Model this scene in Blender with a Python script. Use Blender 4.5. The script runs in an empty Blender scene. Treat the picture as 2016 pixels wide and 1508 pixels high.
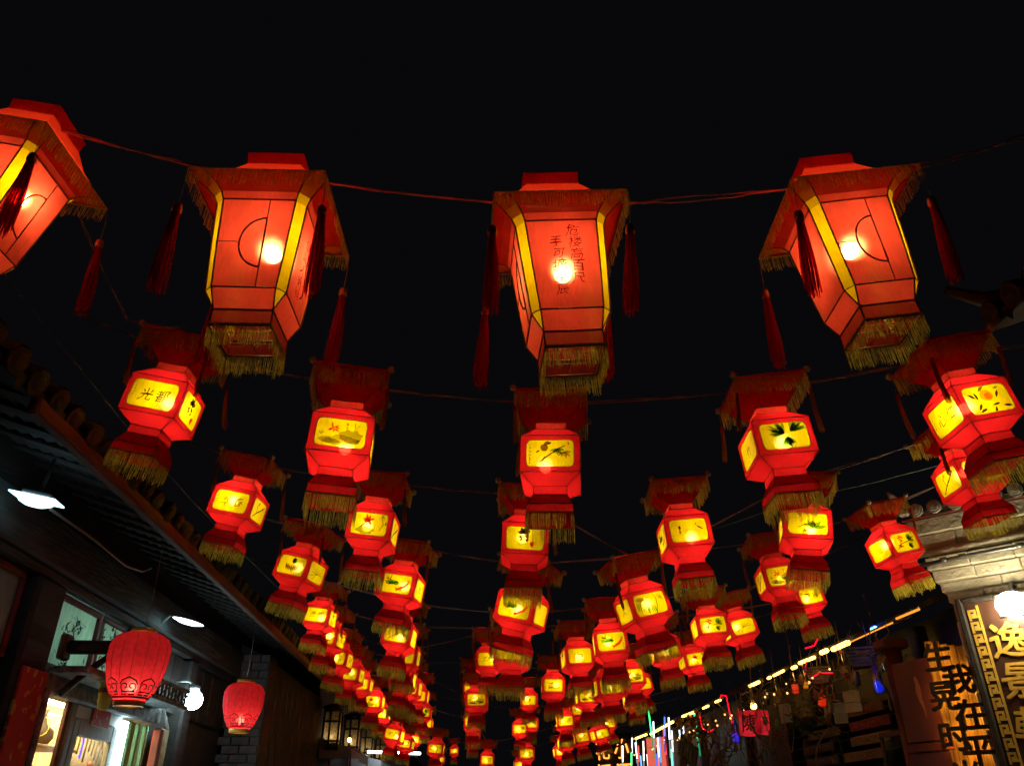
import bpy, math, random
from mathutils import Vector, Matrix, Euler
R = math.radians
random.seed(7)
S = bpy.context.scene
COL = S.collection

# ---------------------------------------------------------------- camera, world, exposure
cam_d = bpy.data.cameras.new('camera'); cam = bpy.data.objects.new('camera', cam_d); COL.objects.link(cam)
cam.location = (0, 0, 1.6); cam.rotation_euler = (R(90 + 28.6), 0, R(-2.8))
cam_d.sensor_width = 36; cam_d.lens = 27.86; cam_d.clip_start = 0.05; cam_d.clip_end = 600
S.camera = cam
W = bpy.data.worlds.new('World'); S.world = W; W.use_nodes = True
bg = W.node_tree.nodes['Background']; bg.inputs[0].default_value = (.85, .8, 1, 1); bg.inputs[1].default_value = .0028
S.view_settings.view_transform = 'Standard'; S.view_settings.look = 'None'
S.view_settings.exposure = 0; S.view_settings.gamma = 1
cy = S.cycles
cy.use_denoising = True; cy.max_bounces = 5; cy.diffuse_bounces = 3; cy.glossy_bounces = 2
cy.transmission_bounces = 3; cy.transparent_max_bounces = 20; cy.sample_clamp_indirect = 4
cy.caustics_reflective = False; cy.caustics_refractive = False

# ---------------------------------------------------------------- helpers
def noise(): return random.uniform(-1, 1)

class MB:
    """collects geometry; build() links it as one mesh object"""
    def __init__(s): s.v = []; s.f = []; s.m = []; s.sm = []
    def add(s, vs, fs, mi=0, smooth=False):
        b = len(s.v); s.v += [tuple(x) for x in vs]
        s.f += [tuple(b + i for i in f) for f in fs]; s.m += [mi] * len(fs); s.sm += [smooth] * len(fs); return s
    def box(s, a, b, mi=0):
        (x0, y0, z0), (x1, y1, z1) = a, b
        v = [(x, y, z) for z in (z0, z1) for y in (y0, y1) for x in (x0, x1)]
        return s.add(v, [(0, 2, 3, 1), (4, 5, 7, 6), (0, 1, 5, 4), (2, 6, 7, 3), (0, 4, 6, 2), (1, 3, 7, 5)], mi)
    def bevbox(s, a, b, r=.01, mi=0):
        """box with chamfered vertical and horizontal edges (each face inset)"""
        c = [(a[i] + b[i]) / 2 for i in range(3)]; h = [abs(b[i] - a[i]) / 2 for i in range(3)]
        r = min(r, min(h) * .6); pts = []; idx = {}
        for sx in (-1, 1):
            for sy in (-1, 1):
                for sz in (-1, 1):
                    for ax in range(3):
                        p = [sx * h[0], sy * h[1], sz * h[2]]
                        for k in range(3):
                            if k != ax: p[k] -= math.copysign(r, p[k])
                        idx[(sx, sy, sz, ax)] = len(pts); pts.append([c[k] + p[k] for k in range(3)])
        F = []
        for ax in range(3):
            o = [k for k in range(3) if k != ax]
            for sg in (-1, 1):
                q = []
                for (u, w) in ((-1, -1), (1, -1), (1, 1), (-1, 1)):
                    k = [0, 0, 0]; k[ax] = sg; k[o[0]] = u; k[o[1]] = w; q.append(idx[(*k, ax)])
                F.append(q if (sg > 0) != (ax == 1) else q[::-1])
            for u in (-1, 1):
                for w in (-1, 1):
                    k0 = [0, 0, 0]; k0[ax] = -1; k0[o[0]] = u; k0[o[1]] = w
                    k1 = list(k0); k1[ax] = 1
                    F.append([idx[(*k0, o[0])], idx[(*k1, o[0])], idx[(*k1, o[1])], idx[(*k0, o[1])]])
        for sx in (-1, 1):
            for sy in (-1, 1):
                for sz in (-1, 1): F.append([idx[(sx, sy, sz, k)] for k in range(3)])
        return s.add(pts, F, mi)
    def tube(s, pts, r, n=5, mi=0, cap=True, smooth=True):
        pts = [Vector(p) for p in pts]; rr = r if isinstance(r, (list, tuple)) else [r] * len(pts)
        rings = []; up = Vector((0, 0, 1))
        for i, p in enumerate(pts):
            d = (pts[min(i + 1, len(pts) - 1)] - pts[max(i - 1, 0)])
            d = d.normalized() if d.length > 1e-9 else Vector((0, 0, 1))
            a = d.cross(up if abs(d.z) < .95 else Vector((1, 0, 0))).normalized(); b = d.cross(a)
            rings.append([p + (a * math.cos(2 * math.pi * k / n) + b * math.sin(2 * math.pi * k / n)) * rr[i] for k in range(n)])
        v = [q for g in rings for q in g]
        f = [(i * n + k, i * n + (k + 1) % n, (i + 1) * n + (k + 1) % n, (i + 1) * n + k) for i in range(len(pts) - 1) for k in range(n)]
        if cap: f += [tuple(range(n))[::-1], tuple((len(pts) - 1) * n + k for k in range(n))]
        return s.add(v, f, mi, smooth)
    def lathe(s, prof, n=16, mi=0, o=(0, 0, 0), smooth=True, close=True):
        v = [(o[0] + r * math.cos(2 * math.pi * k / n), o[1] + r * math.sin(2 * math.pi * k / n), o[2] + z) for r, z in prof for k in range(n)]
        f = [(i * n + k, i * n + (k + 1) % n, (i + 1) * n + (k + 1) % n, (i + 1) * n + k) for i in range(len(prof) - 1) for k in range(n)]
        if close: f += [tuple(range(n))[::-1], tuple((len(prof) - 1) * n + k for k in range(n))]
        return s.add(v, f, mi, smooth)
    def loft4(s, prof, mi=0, top=False, bot=False):
        v = [(x * w, y * w, z) for w, z in prof for x, y in ((-1, -1), (1, -1), (1, 1), (-1, 1))]
        f = [(i * 4 + k, i * 4 + (k + 1) % 4, (i + 1) * 4 + (k + 1) % 4, (i + 1) * 4 + k) for i in range(len(prof) - 1) for k in range(4)]
        if top: f.append(tuple((len(prof) - 1) * 4 + k for k in range(4)))
        if bot: f.append((3, 2, 1, 0))
        return s.add(v, f, mi)
    def ball(s, c, r, n=10, m=6, mi=0, jit=0):
        v = []; f = []
        for i in range(m + 1):
            t = math.pi * i / m
            for k in range(n):
                q = r * (1 + jit * noise()); p = 2 * math.pi * k / n
                v.append((c[0] + q * math.sin(t) * math.cos(p), c[1] + q * math.sin(t) * math.sin(p), c[2] + q * math.cos(t)))
        for i in range(m):
            for k in range(n): f.append((i * n + k, (i + 1) * n + k, (i + 1) * n + (k + 1) % n, i * n + (k + 1) % n))
        return s.add(v, f, mi, True)
    def xf(s, M):
        s.v = [tuple(M @ Vector(p)) for p in s.v]; return s
    def mesh(s, name, mats):
        me = bpy.data.meshes.new(name); me.from_pydata(s.v, [], s.f)
        for m in (mats if isinstance(mats, (list, tuple)) else [mats]): me.materials.append(m)
        me.polygons.foreach_set('material_index', s.m); me.polygons.foreach_set('use_smooth', s.sm)
        me.update(); return me
    def build(s, name, mats, parent=None, loc=(0, 0, 0), rot=(0, 0, 0)):
        return link(name, s.mesh(name, mats), parent, loc, rot)

def link(name, me, parent=None, loc=(0, 0, 0), rot=(0, 0, 0)):
    o = bpy.data.objects.new(name, me); COL.objects.link(o); o.location = loc; o.rotation_euler = rot
    if parent: o.parent = parent
    return o
def tag(o, label=None, cat=None, group=None, kind=None):
    if label: o['label'] = label
    if cat: o['category'] = cat
    if group: o['group'] = group
    if kind: o['kind'] = kind
    return o
def thing(name, label, cat, loc=(0, 0, 0), rot=(0, 0, 0), group=None):
    return tag(link(name, None, None, loc, rot), label, cat, group)

def glyph(text, size, warp=.0, shear=0., bold=0.):
    c = bpy.data.curves.new('glyph', 'FONT'); c.body = text; c.size = size; c.resolution_u = 2; c.offset = bold
    c.align_x = 'CENTER'; c.align_y = 'CENTER'
    o = bpy.data.objects.new('glyph', c); COL.objects.link(o)
    dg = bpy.context.evaluated_depsgraph_get(); m = o.evaluated_get(dg).to_mesh()
    v = [Vector((p.co.x, p.co.y)) for p in m.vertices]; f = [tuple(p.vertices) for p in m.polygons]
    o.evaluated_get(dg).to_mesh_clear(); bpy.data.objects.remove(o); bpy.data.curves.remove(c)
    if v:
        cx = (min(p.x for p in v) + max(p.x for p in v)) / 2; cyy = (min(p.y for p in v) + max(p.y for p in v)) / 2
        ph = random.uniform(0, 6)
        for p in v:
            p.x -= cx; p.y -= cyy
            p.x += shear * p.y + warp * size * math.sin(p.y / size * 6 + ph)
            p.y += shear * .5 * p.x + warp * size * math.sin(p.x / size * 7 + ph * 2)
    return v, f

# ---------------------------------------------------------------- materials
def nt(name):
    m = bpy.data.materials.new(name); m.use_nodes = True; t = m.node_tree; t.nodes.clear()
    return m, t, t.nodes.new('ShaderNodeOutputMaterial')
def N(t, kind, **kw):
    n = t.nodes.new('ShaderNode' + kind)
    for k, v in kw.items():
        if k in n.inputs: n.inputs[k].default_value = v
        else: setattr(n, k, v)
    return n
def varied(t, c0, c1, scale, detail=4, coord='Object', stretch=None, lo=.3, hi=.7):
    """noise between two colours"""
    tc = N(t, 'TexCoord'); no = N(t, 'TexNoise', Scale=scale, Detail=detail); src = tc.outputs[coord]
    if stretch:
        mp = N(t, 'Mapping'); mp.inputs['Scale'].default_value = stretch; t.links.new(src, mp.inputs[0]); src = mp.outputs[0]
    t.links.new(src, no.inputs['Vector'])
    r = N(t, 'ValToRGB'); r.color_ramp.elements[0].position = lo; r.color_ramp.elements[1].position = hi
    r.color_ramp.elements[0].color = (*c0, 1); r.color_ramp.elements[1].color = (*c1, 1)
    t.links.new(no.outputs['Fac'], r.inputs[0]); return r.outputs[0], no.outputs['Fac']
def cloth(name, col, clear=.08, front=.35, scale=14, var=.18, clear_col=None, glow=0, glow_col=(1, .6, .3)):
    """backlit cloth: light from behind scatters through, some passes straight"""
    m, t, out = nt(name)
    c, _ = varied(t, tuple(x * (1 - var) for x in col), tuple(min(1, x * (1 + var * .5)) for x in col), scale)
    tc = N(t, 'TexCoord'); mp = N(t, 'Mapping'); mp.inputs['Scale'].default_value = (1, 1, .22); n2 = N(t, 'TexNoise', Scale=scale * 9, Detail=5, Roughness=.7)
    t.links.new(tc.outputs['Object'], mp.inputs[0]); t.links.new(mp.outputs[0], n2.inputs['Vector'])
    mr = N(t, 'MapRange'); mr.inputs[1].default_value = .3; mr.inputs[2].default_value = .7; mr.inputs[3].default_value = 1 - var * 1.1; mr.inputs[4].default_value = 1.08
    t.links.new(n2.outputs['Fac'], mr.inputs[0]); ml = N(t, 'VectorMath', operation='MULTIPLY'); cb = N(t, 'CombineXYZ')
    for q in range(3): t.links.new(mr.outputs[0], cb.inputs[q])
    t.links.new(c, ml.inputs[0]); t.links.new(cb.outputs[0], ml.inputs[1]); c = ml.outputs[0]
    tr = N(t, 'BsdfTranslucent'); di = N(t, 'BsdfDiffuse'); tp = N(t, 'BsdfTransparent')
    tp.inputs[0].default_value = (*(clear_col or col), 1)
    t.links.new(c, tr.inputs[0]); t.links.new(c, di.inputs[0])
    a = N(t, 'MixShader'); a.inputs[0].default_value = front
    t.links.new(tr.outputs[0], a.inputs[1]); t.links.new(di.outputs[0], a.inputs[2])
    if glow:                                  # threads scatter the bulb's light forward in a narrow cone
        g = N(t, 'BsdfRefraction', IOR=1.18, Roughness=.8); g.inputs[0].default_value = (*glow_col, 1)
        h = N(t, 'MixShader'); h.inputs[0].default_value = glow
        t.links.new(a.outputs[0], h.inputs[1]); t.links.new(g.outputs[0], h.inputs[2]); a = h
    b = N(t, 'MixShader'); b.inputs[0].default_value = clear
    t.links.new(a.outputs[0], b.inputs[1]); t.links.new(tp.outputs[0], b.inputs[2])
    t.links.new(b.outputs[0], out.inputs[0]); return m
def emit(name, col, st, vary=0):
    m, t, out = nt(name); e = N(t, 'Emission'); e.inputs[0].default_value = (*col, 1); e.inputs[1].default_value = st
    if vary:                                  # each bulb of the kind burns a little differently
        oi = N(t, 'ObjectInfo'); mr = N(t, 'MapRange'); mr.inputs[3].default_value = st * (1 - vary); mr.inputs[4].default_value = st * (1 + vary * .5)
        t.links.new(oi.outputs['Random'], mr.inputs[0]); t.links.new(mr.outputs[0], e.inputs[1])
    t.links.new(e.outputs[0], out.inputs[0]); return m
def tint(name, col):
    m, t, out = nt(name); e = N(t, 'BsdfTransparent'); e.inputs[0].default_value = (*col, 1)
    t.links.new(e.outputs[0], out.inputs[0]); return m
def solid(name, c0, c1=None, rough=.7, scale=8, stretch=None, bump=.0, metal=0, bscale=None, lo=.3, hi=.7):
    m, t, out = nt(name); b = N(t, 'BsdfPrincipled'); b.inputs['Roughness'].default_value = rough; b.inputs['Metallic'].default_value = metal
    c1 = c1 or tuple(x * .6 for x in c0)
    c, f = varied(t, c0, c1, scale, 6, 'Object', stretch, lo, hi); t.links.new(c, b.inputs['Base Color'])
    if bump:
        bn = N(t, 'Bump'); bn.inputs['Strength'].default_value = bump; bn.inputs['Distance'].default_value = .02
        tc = N(t, 'TexCoord'); n2 = N(t, 'TexNoise', Scale=bscale or scale * 3, Detail=8); src = tc.outputs['Object']
        if stretch:
            mp = N(t, 'Mapping'); mp.inputs['Scale'].default_value = stretch; t.links.new(src, mp.inputs[0]); src = mp.outputs[0]
        t.links.new(src, n2.inputs['Vector']); t.links.new(n2.outputs['Fac'], bn.inputs['Height']); t.links.new(bn.outputs[0], b.inputs['Normal'])
    t.links.new(b.outputs[0], out.inputs[0]); return m
def glassy(name, col=(.9, .95, .95), clear=.85, rough=.05):
    m, t, out = nt(name); g = N(t, 'BsdfGlossy'); g.inputs['Roughness'].default_value = rough; tp = N(t, 'BsdfTransparent')
    tp.inputs[0].default_value = (*col, 1); x = N(t, 'MixShader'); x.inputs[0].default_value = clear
    t.links.new(g.outputs[0], x.inputs[1]); t.links.new(tp.outputs[0], x.inputs[2]); t.links.new(x.outputs[0], out.inputs[0]); return m

BULB = (1, .72, .38)
M = dict(
    red=cloth('red_paper', (.46, .0085, .012), .04, .3, clear_col=(.8, .035, .025)), red_skirt_lightened=cloth('red_paper_skirt_lightened', (.95, .022, .030), .06, .4),  # skirt: the body's paper again, colour lightened to stand in for light
    red_hat_lightened=cloth('red_paper_hat_lightened', (.88, .05, .030), .04, .5),  # hat: same red paper, its colour raised to make up for weak light
    silk=cloth('red_silk', (.56, .056, .028), .05, .3, scale=9, var=.25, clear_col=(1, .75, .5), glow=.10),
    silk_roof=cloth('red_silk_roof', (.92, .06, .022), .03, .35),
    yellow=cloth('yellow_paper', (.56, .46, .0008), .008, .3, scale=6, var=.22, clear_col=(1, .8, .1), glow=.03, glow_col=(1, .9, .3)),
    strip=cloth('yellow_silk_strip', (.58, .42, .0015), .025, .3, clear_col=(1, .9, .3)),
    fringe=cloth('gold_fringe_thread', (1, .74, .09), .04, .42, scale=60, var=.45),
    tassel=cloth('dark_red_tassel_thread', (.96, .05, .06), .38, .4, scale=80, var=.4),
    tassel_gold=cloth('brown_gold_tassel_thread', (.80, .36, .08), .15, .5, scale=80, var=.5),
    pom=cloth('pale_pompom_wool', (.92, .72, .48), .0, .75, scale=40, var=.4),
    braid=solid('brown_gold_braid', (.16, .05, .012), (.40, .20, .04), .5, 120, metal=.3),
    wireframe=solid('gilt_frame_wire', (.10, .025, .010), (.45, .22, .05), .45, 40, metal=.4),
    cap=solid('tassel_cap_gold', (.55, .22, .07), (.4, .12, .04), .4, 30, metal=.4),
    bulb=emit('lit_bulb', BULB, 125), bulb_small=emit('lit_bulb_small', (1, .76, .42), 125, .42),
    ink=tint('black_ink', (.05, .035, .006)), ink_soft=tint('grey_ink_wash', (.42, .40, .10)), ink_brown=tint('brown_ink', (.22, .12, .01)),
    ink_red=tint('red_pigment', (.72, .05, .03)), ink_green=tint('green_pigment', (.16, .34, .04)), ink_orange=tint('orange_pigment', (.85, .42, .05)),
    ink_silk=tint('ink_on_silk', (.26, .11, .10)),
    cable=solid('cable', (.40, .24, .21), (.28, .16, .15), .6), cable_lightened=solid('lightened_cable', (.75, .45, .40), (.5, .3, .28), .6), cable_green=solid('green_cord', (.16, .34, .18), None, .6),  # nearest wire: copy of the cable, missing light put into its colour
)
INKS = ['ink', 'ink_soft', 'ink_brown', 'ink_red', 'ink_green', 'ink_orange']
INKM = [M[k] for k in INKS]; II = {k: i for i, k in enumerate(INKS)}

DESC = {'bird': 'a brown bird on a leafy branch', 'lotus': 'red lotus over grey-green wash', 'fan_leaves': 'dark fan-shaped leaves', 'carp': 'a green lotus leaf and red carp', 'red_flower': 'red flowers and green leaves',
        'peony': 'a red peony and pale leaf', 'pumpkin': 'a striped brown pumpkin', 'peach': 'an orange peach and black leaves', 'orchid': 'thin pale orchid leaves', 'spikes': 'red flower spikes above green leaves',
        'two_birds': 'two tiny dark birds', 'willow': 'hanging green willow strokes', 'grapes': 'dark grapes', 'plum': 'a plum branch'}
# ---------------------------------------------------------------- painted panes
class Art(MB):
    def __init__(s): super().__init__(); s.d = .0012
    def put(s, vs, fs, ink):
        s.d += .00012; s.add([(u, -s.d, v) for u, v in vs], fs, II[ink])
    def stroke(s, pts, w, ink='ink'):
        n = len(pts); vs = []; ww = w if isinstance(w, (list, tuple)) else [w * (.5 + .8 * math.sin(math.pi * (i + .5) / n)) for i in range(n)]
        for i, (u, v) in enumerate(pts):
            a = pts[max(i - 1, 0)]; b = pts[min(i + 1, n - 1)]; dx, dy = b[0] - a[0], b[1] - a[1]; l = math.hypot(dx, dy) or 1
            vs += [(u - dy / l * ww[i], v + dx / l * ww[i]), (u + dy / l * ww[i], v - dx / l * ww[i])]
        s.put(vs, [(2 * i, 2 * i + 1, 2 * i + 3, 2 * i + 2) for i in range(n - 1)], ink)
    def leaf(s, u, v, ang, ln, wd, ink='ink_green'):
        a = R(ang); P = []
        for t, k in ((0, 0), (.25, .8), (.5, 1), (.75, .7), (1, 0), (.75, -.7), (.5, -1), (.25, -.8)):
            x, y = t * ln, k * wd * (1 + .2 * noise()); P.append((u + x * math.cos(a) - y * math.sin(a), v + x * math.sin(a) + y * math.cos(a)))
        s.put(P, [tuple(range(8))], ink)
    def blob(s, u, v, rx, ry, ink, n=14, jit=.12):
        s.put([(u + rx * (1 + jit * noise()) * math.cos(2 * math.pi * k / n), v + ry * (1 + jit * noise()) * math.sin(2 * math.pi * k / n)) for k in range(n)], [tuple(range(n))], ink)
    def text(s, ch, u, v, size, ink='ink', warp=.04, shear=.12):
        vs, fs = glyph(ch, size, warp, shear); s.put([(p.x + u, p.y + v) for p in vs], fs, ink)
    def scrib(s, u, v, n=4, size=.010, ink='ink'):
        """a column of tiny brush marks with a seal, as beside each picture"""
        for i in range(n):
            for k in range(3):
                a = random.uniform(0, 3.1); x, y = u + size * .3 * noise(), v - i * size * 1.5 + size * .3 * noise()
                s.stroke([(x - math.cos(a) * size * .4, y - math.sin(a) * size * .4), (x + math.cos(a) * size * .4, y + math.sin(a) * size * .4)], size * .07, ink)
    def flower(s, u, v, r, ink='ink_red', n=9):
        for k in range(n): s.leaf(u + .2 * r * noise(), v + .2 * r * noise(), 360 * k / n + 20 * noise(), r * random.uniform(.7, 1.1), r * .17, ink)
    def spray(s, u, v, n, a0, a1, ln, wd, ink):
        for k in range(n): s.leaf(u, v, a0 + (a1 - a0) * k / max(1, n - 1) + 6 * noise(), ln * random.uniform(.75, 1.1), wd, ink)

def art(kind):
    a = Art(); c = II
    if kind == 'bird':
        a.blob(-.035, .035, .022, .025, 'ink_brown'); a.leaf(-.035, .05, 50, .04, .012, 'ink_brown'); a.leaf(-.02, .06, 20, .03, .008, 'ink'); a.leaf(-.06, .02, 215, .03, .005, 'ink')
        a.stroke([(-.06, -.06), (-.03, -.03), (.01, 0), (.05, .03), (.09, .05)], .004, 'ink_brown')
        a.spray(.045, .03, 5, 200, 340, .05, .009, 'ink_green'); a.spray(.085, .01, 5, 210, 350, .045, .009, 'ink_soft'); a.leaf(-.03, -.02, 250, .05, .006, 'ink_soft')
        a.scrib(-.118, .03, 4, .014, 'ink_brown'); a.blob(-.118, -.045, .004, .006, 'ink_red'); a.blob(-.118, -.065, .004, .005, 'ink_red'); a.blob(.108, .062, .005, .008, 'ink_red')
    elif kind == 'lotus':
        a.blob(.0, -.045, .10, .03, 'ink_soft', 18, .3); a.blob(.06, -.02, .065, .045, 'ink_soft', 16, .3); a.blob(-.05, -.055, .05, .018, 'ink_soft', 14, .3)
        a.flower(-.045, .028, .034, 'ink_red', 8); a.leaf(.03, .045, 90, .022, .006, 'ink_red'); a.blob(.03, .035, .006, .006, 'ink_green')
        a.stroke([(.075, .02), (.075, .05), (.07, .07)], .002, 'ink_green'); a.stroke([(.08, .03), (.1, .06)], .0015, 'ink_green'); a.spray(-.11, -.02, 3, 50, 120, .03, .003, 'ink_green')
    elif kind == 'fan_leaves':
        a.spray(.0, .01, 9, 95, 185, .085, .008, 'ink_green'); a.spray(.0, .01, 7, 100, 180, .07, .003, 'ink')
        a.spray(.03, .02, 8, 15, 75, .09, .008, 'ink_green'); a.spray(.03, .02, 5, 20, 60, .08, .003, 'ink'); a.spray(.01, -.01, 6, 235, 310, .065, .010, 'ink_green'); a.spray(.01, -.01, 4, 240, 300, .06, .003, 'ink')
    elif kind == 'carp':
        a.blob(-.05, .012, .06, .022, 'ink_green', 18, .35); a.blob(-.02, .005, .05, .016, 'ink_green', 16, .3); a.stroke([(-.06, .03), (-.05, .08)], .003, 'ink'); a.spray(-.08, .03, 3, 60, 120, .03, .003, 'ink')
        a.stroke([(.02, -.05), (.05, -.035), (.08, -.02), (.115, .02)], .010, 'ink_red'); a.spray(.03, -.045, 3, 160, 230, .035, .005, 'ink_red'); a.spray(.11, .02, 2, 50, 100, .03, .005, 'ink_red'); a.scrib(.12, -.03, 3, .012)
    elif kind == 'red_flower':
        a.flower(-.03, .03, .033, 'ink_red', 10); a.flower(-.05, -.02, .028, 'ink_red', 8); a.spray(.03, .02, 3, -20, 50, .06, .018, 'ink_green'); a.spray(.02, -.03, 3, -50, 10, .055, .014, 'ink_green')
        a.stroke([(-.09, -.05), (-.04, -.01), (.03, .0), (.09, .03)], .0025, 'ink'); a.leaf(.08, .05, 60, .03, .007, 'ink_soft')
    elif kind == 'peony':
        a.flower(-.01, .03, .036, 'ink_red', 12); a.blob(-.02, -.045, .06, .024, 'ink_soft', 15, .3); a.stroke([(-.06, -.03), (-.03, .0), (-.01, .02)], .003, 'ink'); a.stroke([(.07, -.04), (.09, .0), (.08, .04)], .002, 'ink'); a.flower(.08, .055, .018, 'ink_brown', 6); a.spray(.1, .0, 3, 20, 80, .03, .003, 'ink_green')
    elif kind == 'pumpkin':
        for k in range(7): a.leaf(-.04 + k * .014, -.05 + .004 * abs(k - 3), 90 + (3 - k) * 4, .055, .008, 'ink_brown')
        a.spray(.0, .02, 4, 20, 80, .05, .013, 'ink_green'); a.leaf(-.01, .03, 30, .05, .008, 'ink'); a.scrib(-.11, .05, 5, .013)
    elif kind == 'peach':
        a.blob(.0, .02, .034, .03, 'ink_orange', 18, .05); a.blob(.008, .015, .02, .018, 'ink_orange', 14, .1); a.leaf(-.03, .045, 40, .05, .008, 'ink_brown')
        for (u, v, b) in ((-.05, .0, 100), (-.045, -.02, 235), (.045, .0, 60), (.05, -.03, 190), (.02, -.045, 250), (.06, -.045, 350), (-.03, -.05, 200), (-.06, .01, 140)): a.leaf(u, v, b, .045, .007, 'ink')
        a.leaf(.05, .05, 10, .03, .006, 'ink_green'); a.scrib(-.12, .03, 3, .012); a.blob(.12, .065, .004, .007, 'ink_brown')
    elif kind == 'orchid':
        for b in (15, 40, 70, 100, 130, 165, 200, 240): a.stroke([(0, -.01), (.04 * math.cos(R(b)), -.01 + .03 * math.sin(R(b))), (.085 * math.cos(R(b)), -.01 + .055 * math.sin(R(b)) - .008)], .003, 'ink_soft')
        a.leaf(.07, .05, 60, .015, .003, 'ink'); a.scrib(-.1, -.02, 2, .012, 'ink_soft')
    elif kind == 'spikes':
        for k in range(9): a.flower(.035 + .008 * noise(), -.01 + k * .009, .014 - k * .001, 'ink_red', 5)
        a.spray(.03, -.035, 5, 20, 150, .07, .014, 'ink_green'); a.flower(-.02, -.05, .02, 'ink_brown', 6); a.stroke([(-.06, -.03), (-.02, -.01), (.02, .0)], .003, 'ink_red')
    elif kind == 'two_birds':
        a.blob(-.055, .02, .008, .014, 'ink'); a.leaf(-.055, .012, 265, .04, .005, 'ink_brown'); a.leaf(.05, .03, 325, .055, .006, 'ink_brown'); a.leaf(.045, .03, 60, .02, .003, 'ink'); a.scrib(-.1, -.03, 3, .012, 'ink_soft'); a.stroke([(-.13, .02), (-.09, .055), (-.05, .075)], .001, 'ink_soft')
    elif kind == 'willow':
        for k in range(12): a.leaf(-.10 + k * .012, .03 - k * .004, 275 + 10 * noise(), .075, .004, 'ink_green')
        a.blob(-.07, .04, .03, .014, 'ink_soft'); a.stroke([(.03, -.07), (.045, -.02), (.05, .03), (.03, .07)], .002, 'ink'); a.spray(.09, .04, 4, 180, 280, .035, .004, 'ink_soft')
    elif kind == 'grapes':
        for k in range(9): a.blob(-.01 + .022 * noise(), -.01 + .025 * noise(), .008, .008, 'ink_brown', 8, .05)
        a.spray(-.01, .03, 4, 20, 170, .05, .013, 'ink'); a.spray(.03, -.03, 3, 300, 360, .035, .008, 'ink_red'); a.stroke([(.0, .08), (.0, .05), (-.005, .02)], .003, 'ink')
    elif kind == 'plum':
        a.stroke([(-.08, -.06), (-.03, -.02), (.02, .01), (.08, .05)], .004, 'ink'); a.stroke([(-.03, -.02), (-.04, .03), (-.02, .06)], .003, 'ink'); a.flower(-.02, .05, .016, 'ink_red', 6); a.flower(.05, .03, .016, 'ink_red', 6); a.flower(.0, .0, .014, 'ink_red', 5); a.scrib(-.11, .02, 2, .012)
    else:                                   # brush writing, read from right to left
        n = len(kind); sz = .085 if n > 1 else .075
        for i, ch in enumerate(kind): a.text(ch, ((n - 1) / 2 - i) * .1 + (.01 if n > 1 else 0), .0 + .006 * noise(), sz)
        a.scrib(-.118, .035, 4, .012)
    if kind in DESC and kind not in ('bird', 'lotus', 'carp'): a.v = [(max(-.136, min(.136, x * 1.22)), y, max(-.084, min(.084, z * 1.18))) for x, y, z in a.v]
    return a.mesh('painting', INKM)
ARTC = {}
def art_mesh(kind):
    if kind not in ARTC: ARTC[kind] = art(kind)
    return ARTC[kind]

# ---------------------------------------------------------------- fringes, tassels, pompoms
def fringe(w, z, ln, spacing, width, seedn, gap=.0, clump=.0, lean=.0, out=.0):
    rnd = random.Random(seedn); b = MB()
    for side in range(4):
        n = int(2 * w / spacing); ph = rnd.uniform(0, 6)
        cl = 0
        for i in range(n):
            u = -w + (i + .5) * 2 * w / n + rnd.uniform(-.3, .3) * spacing
            if rnd.random() < gap: continue
            q = math.sin(u * 95 + ph) + math.sin(u * 41 + ph * 2)
            L = ln * (rnd.uniform(.82, 1.06) + .07 * q)
            cl = cl * .7 + rnd.uniform(-1, 1) * clump
            pts = []; dx = rnd.uniform(-.004, .004) + cl; dy = rnd.uniform(-.002, .003)
            for k in range(4):
                t = k / 3; pts.append((u + dx * t + .0015 * rnd.uniform(-1, 1), -(w + .002 + out * t * (1 - t)) - dy * t, z - L * t))
            vs = []; ang = rnd.uniform(-.9, .9); ca, sa = math.cos(ang) * width / 2, math.sin(ang) * width / 2
            for p in pts: vs += [(p[0] - ca, p[1] - sa, p[2]), (p[0] + ca, p[1] + sa, p[2])]
            for (vv) in (vs,):
                cs, sn = [(1, 0), (0, 1), (-1, 0), (0, -1)][side]
                b.add([(x * cs - y * sn, x * sn + y * cs, zz) for x, y, zz in vv], [(0, 1, 3, 2), (2, 3, 5, 4), (4, 5, 7, 6)])
        # woven heading tape the threads hang from
        cs, sn = [(1, 0), (0, 1), (-1, 0), (0, -1)][side]
        q = [(-w, -(w + .0015), z - .006), (w, -(w + .0015), z - .006), (w, -(w + .0015), z + .004), (-w, -(w + .0015), z + .004)]
        b.add([(x * cs - y * sn, x * sn + y * cs, zz) for x, y, zz in q], [(0, 1, 2, 3)])
    return b

def strands(b, ln, r0, r1, n, rnd, z0=0, wid=.0022, mi=0, bend=0.):
    for i in range(n):
        a = rnd.uniform(0, 6.283); q = math.sqrt(rnd.random()); L = ln * rnd.uniform(.88, 1.04); dx = r1 * .25 * rnd.uniform(-1, 1)
        vs = []; ang = rnd.uniform(0, 3.1); ca, sa = math.cos(ang) * wid, math.sin(ang) * wid
        for k in range(5):
            t = k / 4; rr = (r0 + (r1 - r0) * min(1, t * 1.6)) * q
            x = rr * math.cos(a) + dx * t + bend * t * t; y = rr * math.sin(a) + dx * t * .5; z = z0 - L * t
            vs += [(x - ca, y - sa, z), (x + ca, y + sa, z)]
        b.add(vs, [(2 * k, 2 * k + 1, 2 * k + 3, 2 * k + 2) for k in range(4)], mi)

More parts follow.
